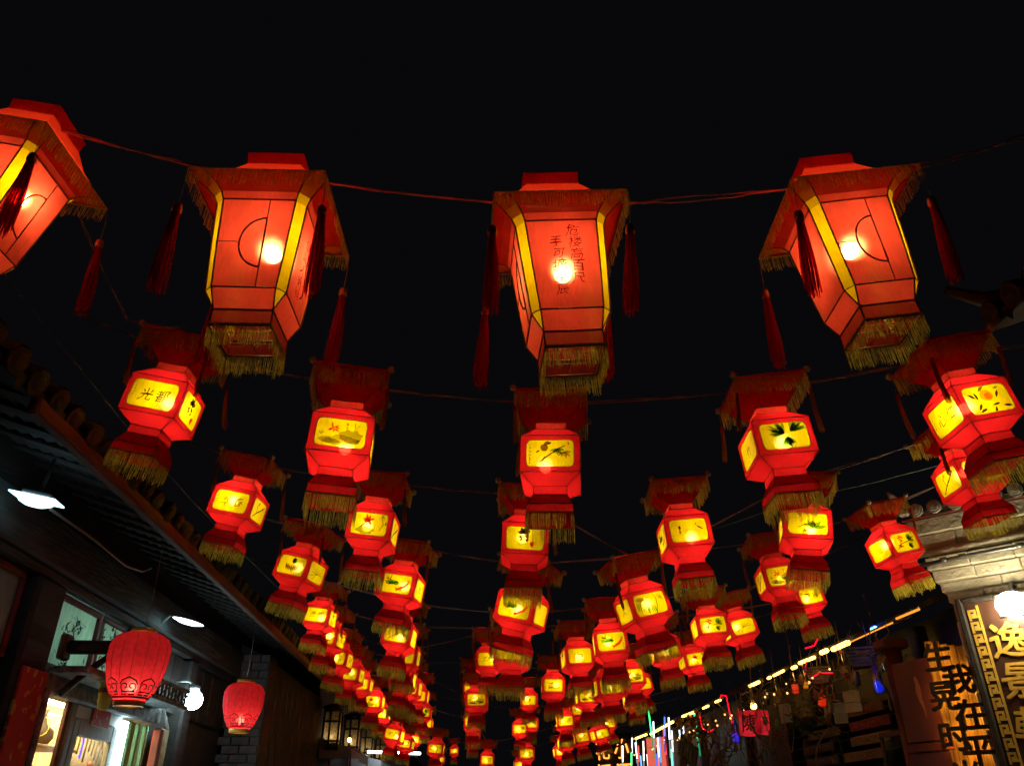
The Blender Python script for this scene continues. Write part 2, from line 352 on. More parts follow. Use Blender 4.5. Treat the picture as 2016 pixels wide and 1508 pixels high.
def tassel_big(seedn):
    rnd = random.Random(seedn); b = MB()
    b.tube([(0, 0, 0), (.003, .0, -.1), (0, 0, -.2)], .0016, 4, 1)
    b.lathe([(.004, -.19), (.016, -.197), (.019, -.215), (.019, -.232), (.015, -.238)], 10, 2)
    strands(b, .37, .014, .030, 105, rnd, -.235, .0020, 0, .01 * rnd.uniform(-1, 1))
    return b
def tassel_small(seedn):
    rnd = random.Random(seedn); b = MB(); L = rnd.uniform(.22, .30)
    b.tube([(0, 0, 0), (.004 * rnd.uniform(-1, 1), 0, -.06), (0, 0, -.11)], .0012, 4, 1)
    b.lathe([(.004, -.105), (.011, -.11), (.011, -.14), (.008, -.145)], 8, 2)
    strands(b, L, .009, .014, 50, rnd, -.14, .0017, 0, .03 * rnd.uniform(-1, 1))
    return b
def pompom(seedn):
    rnd = random.Random(seedn); b = MB(); st = random.getstate(); random.seed(seedn)
    b.ball((0, 0, 0), .022, 10, 6, 0, .12); random.setstate(st)
    for i in range(110):
        a = rnd.uniform(0, 6.283); z = rnd.uniform(-1, 1); h = math.sqrt(1 - z * z); d = Vector((h * math.cos(a), h * math.sin(a), z)); s = d.orthogonal().normalized() * .002
        q = rnd.uniform(.025, .033); b.add([d * .012 - s, d * .012 + s, d * q], [(0, 1, 2)])
    return b

# ---------------------------------------------------------------- vase-shaped painted lantern
W0 = .175; ZT, ZB = .125, -.115
PW, PH, PR = .142, .089, .030
def rrect(n=36):
    ang = sorted([2 * math.pi * k / n for k in range(n)] + [math.atan2(sy * (ZT - ZB) / 2, sx * W0) % (2 * math.pi) for sx in (-1, 1) for sy in (-1, 1)])
    inner = []; outer = []; H = (ZT - ZB) / 2
    for a in ang:
        dx, dy = math.cos(a), math.sin(a); k = min(W0 / abs(dx) if abs(dx) > 1e-6 else 9, H / abs(dy) if abs(dy) > 1e-6 else 9); outer.append((dx * k, dy * k))
        k = min(PW / abs(dx) if abs(dx) > 1e-6 else 9, PH / abs(dy) if abs(dy) > 1e-6 else 9); x, y = dx * k, dy * k
        ex, ey = abs(x) - (PW - PR), abs(y) - (PH - PR)
        if ex > 0 and ey > 0:                   # clip to the rounded corner (slightly octagonal, as cut by hand)
            lo, hi = 0, k
            for _ in range(20):
                md = (lo + hi) / 2; gx, gy = abs(dx * md) - (PW - PR), abs(dy * md) - (PH - PR)
                if gx > 0 and gy > 0 and (gx * gx + gy * gy) > PR * PR: hi = md
                else: lo = md
            x, y = dx * lo, dy * lo
        inner.append((x, y))
    return inner, outer
INN, OUT = rrect(); ZC = (ZT + ZB) / 2
def rot4(p, k):
    cs, sn = [(1, 0), (0, 1), (-1, 0), (0, -1)][k]; return (p[0] * cs - p[1] * sn, p[0] * sn + p[1] * cs, p[2])

hat_b = MB().loft4([(.094, .205), (.093, .255), (.150, .322), (.218, .41), (.219, .428)]).loft4([(.217, .4285), (.12, .455)], 0, True)
HATS = []
for q in range(4):
    hb = MB(); hb.f, hb.m, hb.sm = list(hat_b.f), list(hat_b.m), list(hat_b.sm); dz = [[random.Random(q * 17 + k * 5 + a).uniform(-.012, .009) for a in range(3)] for k in range(4)]
    for (x, y_, z) in hat_b.v:
        k = (x > 0) * 2 + (y_ > 0); w_ = max(0, (z - .25) / .17) if abs(x) > .1 else 0
        hb.v.append((x + dz[k][0] * w_, y_ + dz[k][1] * w_, z + dz[k][2] * w_))
    HATS.append(hb.mesh('hat', M['red_hat_lightened']))
body_b = MB().loft4([(W0, ZT), (.095, .206)]).loft4([(.096, -.174), (W0, ZB)])
for k in range(4):
    n = len(INN); vs = [rot4((x, -W0, ZC + y), k) for x, y in OUT] + [rot4((x, -W0, ZC + y), k) for x, y in INN]
    body_b.add(vs, [(i, (i + 1) % n, n + (i + 1) % n, n + i) for i in range(n)])
BODY = body_b.mesh('body', M['red'])
SKIRT = MB().loft4([(.135, -.353), (.131, -.295), (.098, -.228), (.0965, -.175)]).mesh('skirt', M['red_skirt_lightened'])
pane_b = MB(); n = len(INN); pane_b.add([(x * 1.012, .001, y * 1.012) for x, y in INN], [tuple(range(n))]); PANE = pane_b.mesh('pane', M['yellow'])
fb = MB(); r = .0024
for (w, z) in ((.218, .41), (.093, .255), (.094, .208), (W0, ZT), (W0, ZB), (.096, -.174), (.098, -.228), (.131, -.295), (.135, -.353)):
    for k in range(4): fb.tube([rot4((-w, -w - .0005, z), k), rot4((0, -w - .001, z + .001 * noise()), k), rot4((w, -w - .0005, z), k)], r, 4)
PRO = [(.218, .41), (.150, .322), (.093, .255), (.094, .208), (W0, ZT), (W0, ZB), (.096, -.174), (.098, -.228), (.131, -.295), (.135, -.353)]
for k in range(4):
    fb.tube([rot4((-w - .0005, -w - .0005, z), k) for w, z in PRO], r, 4)
    fb.tube([rot4((x, -W0 - .001, ZC + y), k) for x, y in INN + INN[:1]], .0021, 4)
    for sy in (-1, 1): fb.tube([rot4((0, -W0 - .001, ZC + sy * PH), k), rot4((0, -W0 - .001, ZC + sy * .119), k)], .0012, 4)
    for sx in (-1, 1): fb.tube([rot4((sx * PW, -W0 - .001, ZC), k), rot4((sx * W0, -W0 - .001, ZC), k)], .0012, 4)
FRAME = fb.mesh('wire_frame', M['wireframe'])
HATF = [fringe(.219, .405, .115, .0042, .0034, 11 + i, .03 + .03 * i, .0012).mesh('hat_fringe', M['fringe']) for i in range(3)]
SKF = [fringe(.135, -.349, .10, .0046, .0034, 21 + i, .06 + .09 * i, .0016).mesh('skirt_fringe', M['fringe']) for i in range(4)]
TSM = [tassel_small(31 + i).mesh('tassel', [M['tassel_gold'], M['cable'], M['tassel']]) for i in range(4)]
POM = [pompom(41 + i).mesh('pompom', M['pom']) for i in range(2)]
SBULB = MB().ball((0, 0, 0), .034, 12, 8).mesh('bulb', M['bulb_small'])

# name of column, then x, y, z of the body centre, yaw, roll, front picture, side picture
COLS = {
 'far left column': [(-1.99,4.58,3.87,0,11,'都光','grapes'),(-2,6.5,3.88,-4,12,'春华','plum'),(-1.7,7.82,3.71,-17,14,'pumpkin','orchid'),(-2.09,11.21,3.98,-8,8,'富贵','peony'),(-2.12,12.29,3.89,-12,8,'grapes','福'),(-2.16,13.62,3.82,-8,9,'云雨','plum'),(-2.01,14.11,3.66,-8,8,'orchid','春'),(-2.04,15.81,3.73,-3,5,'水和','福'),(-1.91,16.83,3.55,-3,5,'peony','plum'),(-2.02,19.65,3.62,-3,5,'春迎','和'),(-1.65,19.01,3.13,-10,10,'人和','plum'),(-1.63,22.37,3.19,-8,8,'花禅','plum'),(-1.77,28.13,3.74,0,5,'plum','plum'),(-0.81,21.31,3.02,-5,5,'willow','plum'),(-1.27,38.95,3.76,0,5,'plum','plum'),(-0.64,36.73,3.96,0,0,'plum','plum')],
 'inner left column': [(-0.81,4.4,3.54,7,3,'lotus','orchid'),(-0.8,6.1,3.57,-3,7,'peony','plum'),(-0.69,7.63,3.5,-11,10,'carp','和'),(-0.9,10.21,3.54,-8,9,'plum','orchid'),(-0.95,12.04,3.6,-5,6,'orchid','plum'),(-1.07,13.22,3.46,-6,6,'lotus','福'),(-1.08,14.92,3.56,-6,6,'plum','orchid'),(-1.07,17.71,3.76,-4,6,'和','plum'),(-1.09,19.83,3.68,0,2,'red_flower','plum'),(-1.21,23.74,3.79,0,2,'plum','plum')],
 'centre column': [(0.45,4.38,3.43,-8,2,'bird','plum'),(0.4,6.08,3.47,-3,3,'grapes','plum'),(0.44,7.23,3.21,-24,15,'carp','grapes'),(0.45,9.19,3.17,-6,2,'orchid','plum'),(0.26,12.47,3.63,-2,0,'和如','plum'),(0.04,14.8,3.56,0,0,'plum','orchid'),(0.11,14.55,3.31,-3,0,'lotus','plum'),(0.06,17.16,3.23,0,0,'plum','plum'),(0.08,22.18,3.35,0,0,'plum','plum'),(0.48,23.23,2.87,-2,2,'花意','plum')],
 'inner right column': [(1.86,4.42,3.59,-4,-5,'fan_leaves','竹'),(1.65,5.98,3.51,-3,-5,'two_birds','carp'),(1.51,7.08,3.21,11,-15,'willow','人'),(1.54,9.07,3.26,-6,-5,'carp','orchid'),(1.41,11,3.43,4,-4,'韵','grapes'),(1.92,11.69,3.16,4,-6,'willow','plum'),(1.31,13.42,3.39,-2,0,'和正','grapes'),(2.07,15,3.44,0,-3,'lotus','plum'),(1.27,18.39,3.78,-2,0,'贵','plum'),(2.41,19.12,3.67,4,-6,'竹','plum'),(2.11,19.02,3.42,0,-3,'两春','plum'),(1.23,21.25,3.46,-3,0,'家和','plum'),(1.54,21.88,3.63,0,0,'plum','plum'),(2.39,21.46,3.17,6,-6,'orchid','plum'),(2.75,26.44,3.29,4,-6,'plum','plum'),(1.41,21.52,2.93,-2,0,'竹石','plum'),(1.77,31.26,3.17,0,0,'plum','plum')],
 'outer right column': [(2.52,5.74,3.5,-14,7,'spikes','orchid'),(3.15,8.05,3.73,-6,-8,'lotus','plum'),(2.86,9.67,3.57,-3,-6,'red_flower','plum'),(2.68,11.3,3.59,-3,-8,'willow','orchid'),(3.57,13.21,3.78,4,-9,'peony','plum'),(2.47,12.84,3.46,-2,-6,'lotus','plum'),(2.97,14.7,3.6,6,-11,'orchid','plum'),(3.27,16.9,3.64,0,-6,'plum','plum'),(3.47,21.72,3.62,12,-16,'plum','plum'),(3.08,20.33,3.29,12,-15,'竹','plum'),(2.67,20.77,3.23,8,-11,'plum','plum')],
 'far right column': [(2.97,4.13,3.72,0,-12,'peach','仁心'),(3.88,5.65,3.92,0,-10,'orchid','plum'),(4.28,7.7,3.99,8,-14,'red_flower','福'),(4.31,10.2,4.06,3,-12,'禅花','plum'),(3.5,10.52,3.74,0,-14,'orchid','plum')],
}
ORD = ['nearest', 'second', 'third', 'fourth', 'fifth', 'sixth', 'seventh', 'eighth', 'ninth', 'tenth', 'eleventh', 'twelfth', 'thirteenth', 'fourteenth', 'fifteenth', 'sixteenth', 'seventeenth']
LANTERNS = []
for col, L in COLS.items():
    for i, (x, y, z, yaw, roll, front, side) in enumerate(L):
        rnd = random.Random(int(x * 977 + y * 3571))
        if y > 6.9: kf = .97 if y < 9 else .935; x, y, z = x * kf, y * kf, 1.6 + (z - 1.6) * kf
        what = DESC.get(front, 'black brush writing')
        t = thing('vase_lantern', f'{ORD[i]} red vase lantern of the {col}, {what}', 'lantern', (x, y, z), (R(rnd.uniform(-3, 3)), R(roll), R(yaw)), 'red vase lanterns hung across the street')
        LANTERNS.append((x, y, z, roll)); t.scale = (rnd.uniform(.97, 1.04), rnd.uniform(.97, 1.04), rnd.uniform(.95, 1.04))
        link('hat', rnd.choice(HATS), t); link('body', BODY, t); link('skirt', SKIRT, t); link('wire_frame', FRAME, t)
        link('hat_fringe', rnd.choice(HATF), t, (0, 0, 0), (0, 0, R(90 * rnd.randrange(4)))); link('skirt_fringe', rnd.choice(SKF), t, (0, 0, 0), (0, 0, R(90 * rnd.randrange(4))))
        link('bulb', SBULB, t, (rnd.uniform(-.06, .06), rnd.uniform(-.03, .03), rnd.uniform(-.01, .06)))
        for k in range(4):
            p = link('pane', PANE, t, rot4((0, -W0, ZC), k), (0, 0, R(90 * k)))
            kind = [front, side, 'plum', side][k]
            if k in ((0, 1) if x < .2 else (0, 3)) and y < 26: link('painting', art_mesh(kind), p)
            link('pompom', POM[k % 2], t, rot4((-.226, -.226, .43), k), (rnd.random() * 3, rnd.random() * 3, 0))
            if rnd.random() < .6 and y < 17:
                # tassels hang straight down whatever the tilt of the lantern
                link('tassel', rnd.choice(TSM), t, rot4((-.224, -.224, .405), k), (R(rnd.uniform(-4, 4)), R(-roll * .9 + rnd.uniform(-4, 4)), 0))

# ---------------------------------------------------------------- large palace lanterns
# profile rows: half width, half width of the red face, height above the bulb
BIG = [(.117, .1165, -.413), (.116, .1155, -.342), (.157, .124, -.266), (.172, .137, -.05), (.184, .147, .147), (.198, .158, .180), (.228, .180, .207), (.274, .225, .228)]
def octa(w, q, z): return [(-q, -w, z), (q, -w, z), (w, -q, z), (w, q, z), (q, w, z), (-q, w, z), (-w, q, z), (-w, -q, z)]
def big_parts():
    red, yel, tr, roof = MB(), MB(), MB(), MB()
    rows = [octa(*r) for r in BIG]
    for i in range(len(rows) - 1):
        for k in range(4):
            a, b = 2 * k, 2 * k + 1
            red.add([rows[i][a], rows[i][b], rows[i + 1][b], rows[i + 1][a]], [(0, 1, 2, 3)])
            c, d = 2 * k + 1, (2 * k + 2) % 8
            if i == 0 or k == 0: (yel if i > 0 else red).add([rows[i][c], rows[i][d], rows[i + 1][d], rows[i + 1][c]], [(0, 1, 2, 3)])
    for k in range(8): tr.tube([Vector(rows[i][k]) * 1.004 for i in range(len(rows))], .0034, 5)
    for i in (0, 1, 2, 4):
        for k in range(4): tr.tube([Vector(rows[i][2 * k]) * 1.006, Vector(rows[i][2 * k + 1]) * 1.006], .0034, 5)
    for i in (2,):
        for k in range(4): tr.tube([Vector(rows[i][2 * k + 1]) * 1.006, Vector(rows[i][(2 * k + 2) % 8]) * 1.006], .0022, 5)
    # beads of the braid
    rnd = random.Random(3)
    for k in range(8):
        for i in range(2, 5):
            a, b = Vector(rows[i][k]), Vector(rows[min(i + 1, 7)][k]); n = int((b - a).length / .009)
            for j in range(n): tr.ball((a + (b - a) * (j / max(n, 1))) * 1.012 + Vector((0, 0, 0)), .0042, 5, 3)
    for i in (0, 1, 2):
        for k in range(4):
            a, b = Vector(rows[i][2 * k]), Vector(rows[i][2 * k + 1]); n = int((b - a).length / .009)
            for j in range(n): tr.ball((a + (b - a) * (j / n)) * 1.015, .0042, 5, 3)
    roof.loft4([(.275, .229), (.215, .275), (.160, .330), (.118, .405), (.116, .412), (.121, .47)], 0)
    roof.loft4([(.1165, .4115), (.05, .42)], 0, True)
    # inner cross bars of the mouth
    for s in (-1, 1): tr.tube([(-.115, s * .045, -.405), (.115, s * .045, -.405)], .0025, 4)
    tr.tube([(0, -.115, -.402), (0, .115, -.402)], .002, 4)
    return red, yel, tr, roof
_r, _y, _t, _f = big_parts()
BRED, BYEL, BTRIM, BROOF = _r.mesh('silk_body', M['silk']), _y.mesh('corner_strip', M['strip']), _t.mesh('braid_trim', M['braid']), _f.mesh('roof', M['silk_roof'])
BEF = [fringe(.276, .224, .075, .0044, .0026, 51 + i, .12, .0015, 0).mesh('eave_fringe', M['fringe']) for i in range(2)]
BMF = [fringe(.119, -.410, .095, .0031, .0028, 61 + i, .03, .0012).mesh('mouth_fringe', M['fringe']) for i in range(2)]
BTAS = [tassel_big(71 + i).mesh('tassel', [M['tassel'], M['cable'], M['cap']]) for i in range(3)]
BBULB = MB().ball((0, 0, 0), .037, 16, 10).mesh('bulb', M['bulb'])
# half-moon wire ornament on a face
hm = MB(); cx0, zz = .045, -.06
arc = [(cx0 - .095 * math.sin(math.pi * k / 16), 0, zz + .115 * math.cos(math.pi * k / 16)) for k in range(17)]
def on_face(p):                     # follow the slightly sloping face
    z = p[2]; t = (z + .266) / .413; return (p[0], -(.157 + .027 * t + .003), z)
hm.tube([on_face(p) for p in arc], .0042, 5); hm.tube([on_face((cx0, 0, z)) for z in (.145, .055, -.06, -.175, -.262)], .0026, 5)
hm.tube([on_face((cx0, 0, z)) for z in (.055, -.06, -.175)], .0036, 5); hm.tube([on_face((-.143, 0, zz)), on_face((cx0 - .095, 0, zz))], .002, 5)
HALF = hm.mesh('half_moon_ornament', M['braid'])
def poem(cols, size, u0, du, z0, dz, name):
    b = MB()
    for ci, col in enumerate(cols):
        for i, ch in enumerate(col):
            vs, fs = glyph(ch, size * random.uniform(.92, 1.12), .05, .12); z = z0[ci] - i * dz; u = u0 - ci * du + .004 * noise()
            for k, (dx, dz_) in enumerate(((0, 0),)):
                b.add([(p.x + u + dx, on_face((0, 0, p.y + z))[1] - .0035 - .0006 * k, p.y + z + dz_) for p in vs], fs)
    return b.mesh(name, M['ink_silk'])
POEM1 = poem(['危楼高百尺', '手可摘星辰'], .056, .044, .072, (.095, .043), .057, 'poem_writing')
POEM2 = poem(['空山不见人', '但闻人语响'], .058, .040, .070, (.06, .03), .058, 'poem_writing')
for (x, y, z, yaw, roll, pitch, fr, lab) in (
        (.335, 2.72, 3.605, 1, -5, 0, 'text', 'large red palace lantern with two columns of poem writing over its bulb'),
        (-.905, 2.72, 3.662, -2, 1, 0, 'moon', 'large red palace lantern, half-moon wire on front, poem on the face turned to the street'),
        (1.625, 2.72, 3.775, -4, -7, 0, 'moon_r', 'large red palace lantern with half-moon wire nearest the stone gable side'),
        (-2.16, 2.82, 4.03, -4, 13, 0, 'moon_l', 'large red palace lantern cut off by the picture edge, its tassel hanging free')):
    t = thing('palace_lantern', lab, 'lantern', (x, y, z), (R(pitch), R(roll), R(yaw)), 'large palace lanterns on the nearest wire')
    link('silk_body', BRED, t); [link('corner_strip', BYEL, t, (0, 0, 0), (0, 0, R(90 * k))) for k in range(4)]; link('braid_trim', BTRIM, t); link('roof', BROOF, t)
    link('eave_fringe', random.choice(BEF), t); link('mouth_fringe', random.choice(BMF), t); link('bulb', BBULB, t, ({'text': .015, 'moon': .03, 'moon_l': .09}.get(fr, .004), 0, .01))
    if fr == 'text': link('poem_writing', POEM1, t); link('half_moon_ornament', HALF, t, (0, 0, 0), (0, 0, R(90))); link('half_moon_ornament', HALF, t, (0, 0, 0), (0, 0, R(-90)))
    else:
        link('half_moon_ornament', HALF, t)
        if fr == 'moon': link('poem_writing', POEM2, t, (0, 0, 0), (0, 0, R(90)))
        if fr == 'moon_l': link('half_moon_ornament', HALF, t, (0, 0, 0), (0, 0, R(90)))
    for k in range(4):
        link('tassel', BTAS[k % 3], t, rot4((-.279, -.279, .232), k), (R(random.uniform(-2, 2)), R(-roll + random.uniform(-2, 2)), 0))

# ---------------------------------------------------------------- wires across the street
def wire(pts, label, r=.0042, strandsn=2, mat='cable', sag=.03, name='hanging_wire', group='wires strung across the street'):
    b = MB(); pts = [Vector(p) for p in pts]; P = []
    for i in range(len(pts) - 1):
        for k in range(10):
            t = k / 10; p = pts[i].lerp(pts[i + 1], t); p.z -= sag * 4 * t * (1 - t) * (pts[i + 1] - pts[i]).length; P.append(p)
    P.append(pts[-1])
    for s in range(strandsn):
        ph = s * 2.6; b.tube([p + Vector((0, .007 * math.sin(i * .37 + ph), .009 * math.cos(i * .31 + ph) + .004 * noise())) for i, p in enumerate(P)], r, 4, cap=False)
    return tag(b.build(name, M[mat]), label, 'wire', group)
wire([(-3.0, 2.86, 4.72), (-1.92, 2.76, 4.37), (-1.2, 2.75, 4.16), (-.70, 2.75, 4.11), (0, 2.75, 4.03), (.335, 2.75, 4.01), (.78, 2.75, 4.06), (1.55, 2.75, 4.20), (2.13, 2.75, 4.35), (2.69, 2.75, 4.57), (4.2, 2.9, 5.3)], 'wire carrying the large palace lanterns', sag=.012, r=.005, mat='cable_lightened')
BANDS = [(3.5, 5.0), (5.0, 6.95), (6.95, 8.3), (8.3, 10.0), (10.0, 11.6), (11.6, 12.8), (12.8, 14.2), (14.2, 15.6), (15.6, 17.6), (17.6, 20.0), (20.0, 22.5), (22.5, 40)]
for i, (a, b_) in enumerate(BANDS):
    q = sorted((x, y, z + .42) for x, y, z, r_ in LANTERNS if a <= y < b_)
    P = []
    for p in q:                                      # keep a minimum spacing along the wire
        if not P or p[0] - P[-1][0] > .35: P.append(p)
    if len(P) < 2: continue
    l = (-2.75, P[0][1], max(P[0][2] + .28, 4.35)); rr = (max(P[-1][0] + .9, 4.9), P[-1][1], P[-1][2] + .38)
    wire([l] + P + [rr], f'{ORD[i + 1]} wire back from the palace lanterns, carrying vase lanterns', sag=.012, r=.004 if i < 4 else .0045)
wire([(-1.98, 3.1, 4.2), (-1.9, 3.7, 3.95), (-1.85, 4.35, 4.32)], 'thin loose cable drooping between the cut-off palace lantern and the lantern behind it', r=.002, strandsn=2, sag=.02, group=None)
wire([(-2.6, 3.2, 4.2), (-2.2, 5.2, 3.75), (-2.1, 8.9, 3.75), (-2.2, 12, 4.0)], 'thin green cord running along the street beside the eave', r=.003, strandsn=1, mat='cable_green', sag=.005, group=None)
wire([(4.9, 6.6, 4.6), (3.2, 7.3, 4.35), (1.8, 7.75, 3.95)], 'green cord slanting down from the stone gable to the lanterns', r=.004, strandsn=1, mat='cable_green', sag=.004, group=None)

# ================================================================ the left-hand shop house
M.update(
    wood_dark=solid('dark_weathered_timber', (.038, .033, .029), (.014, .012, .011), .7, 3, (6, 1, 6), .4),
    wood_green=solid('faded_green_grey_beam', (.060, .072, .066), (.016, .020, .019), .75, 3, (5, .7, 5), .5),
    wood_red=solid('faded_red_lacquer', (.22, .035, .025), (.10, .03, .022), .55, 5, None, .2),
    wood_brown=solid('brown_fascia', (.20, .085, .05), (.11, .045, .03), .7, 4, (4, .6, 4), .3),
    wood_warm=solid('honey_wood', (.62, .42, .20), (.48, .30, .13), .5, 3, (8, 8, .7), .1),
    wood_grey=solid('grey_painted_wood', (.30, .31, .28), (.18, .18, .16), .6, 6, (5, 5, .8), .2),
    tile=solid('grey_roof_tile', (.05, .048, .045), (.022, .022, .022), .85, 9, None, .4),
    brick=solid('grey_brick', (.17, .165, .16), (.085, .085, .085), .9, 7, None, .5),
    mortar=solid('mortar', (.10, .10, .095), None, .95, 20),
    paper=cloth('painted_window_paper', (.72, .78, .68), .0, .45, 3, .2),
    paint_blue=solid('blue_black_brushwork', (.03, .055, .065), (.06, .08, .08), .9, 20),
    stone=solid('pale_grey_stone', (.74, .70, .57), (.48, .45, .35), .9, 4, None, .9, bscale=22),
    stucco=solid('stained_plaster', (.42, .39, .32), (.27, .245, .20), .95, 3, None, .3),
    gold=solid('gold_leaf', (.85, .55, .10), (.66, .40, .06), .4, 20, metal=.15),
    sign_brown=solid('brown_lacquer_board', (.070, .030, .020), (.045, .020, .014), .4, 3, (2, 2, .4), .1),
    metal=solid('grey_metal', (.25, .26, .27), (.15, .15, .16), .4, 10, metal=.7),
    white_paint=solid('white_paint', (.75, .77, .76), (.6, .62, .6), .5, 5),
    black=solid('black_metal', (.02, .02, .02), None, .5),
    velvet=solid('taupe_velvet', (.17, .14, .10), (.12, .10, .07), .9, 10), gold_chain=solid('gold_chain', (.9, .6, .15), None, .3, metal=.7),
    couplet=solid('red_and_gold_couplet', (.50, .03, .025), (.70, .42, .08), .6, 4.5, (1, 3, 3), .1, lo=.58, hi=.62),
    couplet_gold=solid('gold_speckled_couplet', (.55, .42, .16), (.20, .16, .10), .6, 14),
    peel=solid('peeling_grey_paint', (.33, .36, .38), (.08, .09, .09), .8, 16, None, .3),
    cool=emit('cool_led', (.55, .88, 1), 2.6), cool_dish=emit('cool_led_dish', (.62, .95, 1), 7), cool_hot=emit('cool_led_globe', (.66, .95, 1), 32), tube=emit('cool_tube', (.66, .95, 1), 16), warm_panel=emit('warm_shop_lamp', (1, .74, .38), 42),
    glass=glassy('shop_glass'), glass_teal=glassy('teal_cabinet_glass', (.45, .8, .75), .75, .15),
    oval=cloth('red_oval_lantern_cloth', (.66, .032, .046), .03, .4, 30, .25, glow=.05, glow_col=(1, .25, .2)), pattern=solid('black_scroll_print', (.02, .008, .008), None, .7),
    bulb_dim=emit('oval_bulb', (1, .72, .5), 72), gold_lamp=emit('gold_lit_rim', (1, .55, .12), 1.2),
    pale_green=cloth('pale_green_paper', (.62, .72, .30), .0, .7),
)
tag(MB().add([(-60, -40, 0), (60, -40, 0), (60, 120, 0), (-60, 120, 0)], [(0, 1, 2, 3)]).build('street', solid('stone_paving', (.36, .33, .30), (.24, .22, .20), .6, 2, None, .3)), kind='structure')

H = thing('shop_house', 'dark old timber shop house with tiled eave over a lit shop window', 'building', (-3.35, 7, 0))
def P(b, name, mat, par=None):
    """build with world coordinates under the house"""
    o = b.build(name, mat, par or H)
    off = Vector((3.35, -7, 0)) if (par is None or par is H) else Vector((0, 0, 0))
    o.location = off; return o
roof = P(MB().add([(-2.46, 2.6, 3.70), (-2.46, 16.8, 3.70), (-5.2, 16.8, 4.95), (-5.2, 2.6, 4.95), (-2.46, 2.6, 3.64), (-2.46, 16.8, 3.64), (-5.2, 16.8, 4.89), (-5.2, 2.6, 4.89)],
       [(0, 1, 2, 3), (7, 6, 5, 4), (0, 4, 5, 1), (1, 5, 6, 2), (2, 6, 7, 3), (3, 7, 4, 0)]), 'roof', M['tile'])
tl = MB()
sl = math.atan2(1.25, 2.74)
for i in range(6):                           # a cover-tile ridge: overlapping half-round tiles, round end first
    x0 = .04 - i * .36; n = 9; r0, r1 = .075, .064
    vs = []
    for (x, r_) in ((x0, r0), (x0 - .40, r1)):
        for k in range(n):
            a = math.pi * k / (n - 1); vs.append((x, r_ * math.cos(a), r_ * math.sin(a) + (.012 if x == x0 else 0)))
    tl.add(vs, [(k, k + 1, n + k + 1, n + k) for k in range(n - 1)], 0, True)
tl.add([(.055, .078 * math.cos(2 * math.pi * k / 12), .078 * math.sin(2 * math.pi * k / 12)) for k in range(12)] + [(.035, .078 * math.cos(2 * math.pi * k / 12), .078 * math.sin(2 * math.pi * k / 12)) for k in range(12)],
       [tuple(range(12))] + [(k, 12 + k, 12 + (k + 1) % 12, (k + 1) % 12) for k in range(12)])
tl.add([(.056, .05 * math.cos(2 * math.pi * k / 12), .05 * math.sin(2 * math.pi * k / 12)) for k in range(12)] + [(.066, .035 * math.cos(2 * math.pi * k / 12), .035 * math.sin(2 * math.pi * k / 12)) for k in range(12)],
       [tuple(range(12, 24))] + [(k, 12 + k, 12 + (k + 1) % 12, (k + 1) % 12) for k in range(12)])
# drip tile between two ridges
tl.add([(.03, .075, -.02), (.03, .165, -.02), (.045, .15, -.085), (.05, .12, -.125), (.045, .09, -.085)], [(0, 1, 2, 3, 4)])
tl.add([(.03, .06, -.015), (.03, .18, -.015), (-2.0, .18, -.02), (-2.0, .06, -.02)], [(0, 1, 2, 3)])
TILE = tl.mesh('roof_tile', M['tile'])
for i in range(58):
    y = 2.75 + i * .24
    o = link('roof_tile', TILE, roof); o.rotation_euler = (R(random.uniform(-2, 2)), sl, 0); o.location = (-2.46 + random.uniform(-.012, .012), y, 3.715 + random.uniform(-.008, .008))
P(MB().bevbox((-2.50, 4.05, 3.555), (-2.43, 16.8, 3.655), .012), 'fascia_board', M['wood_brown'])
raf = MB().bevbox((0, -.05, -.045), (.95, .05, .045), .014).mesh('rafter', M['wood_dark'])
for i in range(44):
    y = 3.2 + i * .31
    o = link('rafter', raf, H); o.location = (-3.40 + 3.35, y - 7, 3.99); o.rotation_euler = (0, R(17.5), R(random.uniform(-1, 1)))
sof = MB()
for i in range(10):                          # soffit boards lie along the street above the rafters
    x = -2.50 - i * .095; z = 3.70 + (-2.5 - x) * .3153
    sof = MB().bevbox((x - .092, 2.7, z + .005), (x, 16.8, z + .022), .003)
    P(sof, 'soffit_board', M['wood_dark'])
P(MB().bevbox((-3.46, 3.0, 3.30), (-3.26, 12.0, 3.66), .02), 'wall_beam', M['wood_green'])
P(MB().bevbox((-3.44, 3.0, 3.22), (-3.30, 12.0, 3.296), .01), 'lintel', M['wood_dark'])
P(MB().bevbox((-3.50, 3.0, 3.664), (-3.30, 12.0, 4.1), .01), 'upper_wall', M['wood_dark'])
# posts
for (y0, y1, zt, mt) in ((6.16, 6.60, 3.22, 'wood_dark'), (9.9, 10.2, 3.22, 'wood_dark'), (4.5, 4.8, 3.22, 'wood_dark')):
    P(MB().bevbox((-3.46, y0, 0), (-3.27, y1, zt), .03), 'post', M[mt])
P(MB().bevbox((-3.46, 8.15, 2.605), (-3.27, 8.45, 3.22), .03), 'post', M['wood_dark'])
P(MB().box((-3.50, 8.45, 2.6), (-3.40, 12.0, 3.22)), 'plank_wall', M['wood_dark'])
P(MB().box((-3.50, 9.3, 0), (-3.42, 12.0, 2.6)), 'plank_wall', M['wood_dark'])
P(MB().box((-3.50, 3.0, 0), (-3.42, 6.16, 2.58)), 'plank_wall', M['wood_dark'])
for i in range(9):
    P(MB().bevbox((-3.40, 8.48 + i * .38, 2.61), (-3.375, 8.84 + i * .38, 3.21), .006), 'plank', M['wood_dark'])
P(MB().bevbox((-3.47, 6.6, 2.44), (-3.29, 9.3, 2.60), .015), 'transom_rail', M['peel'])
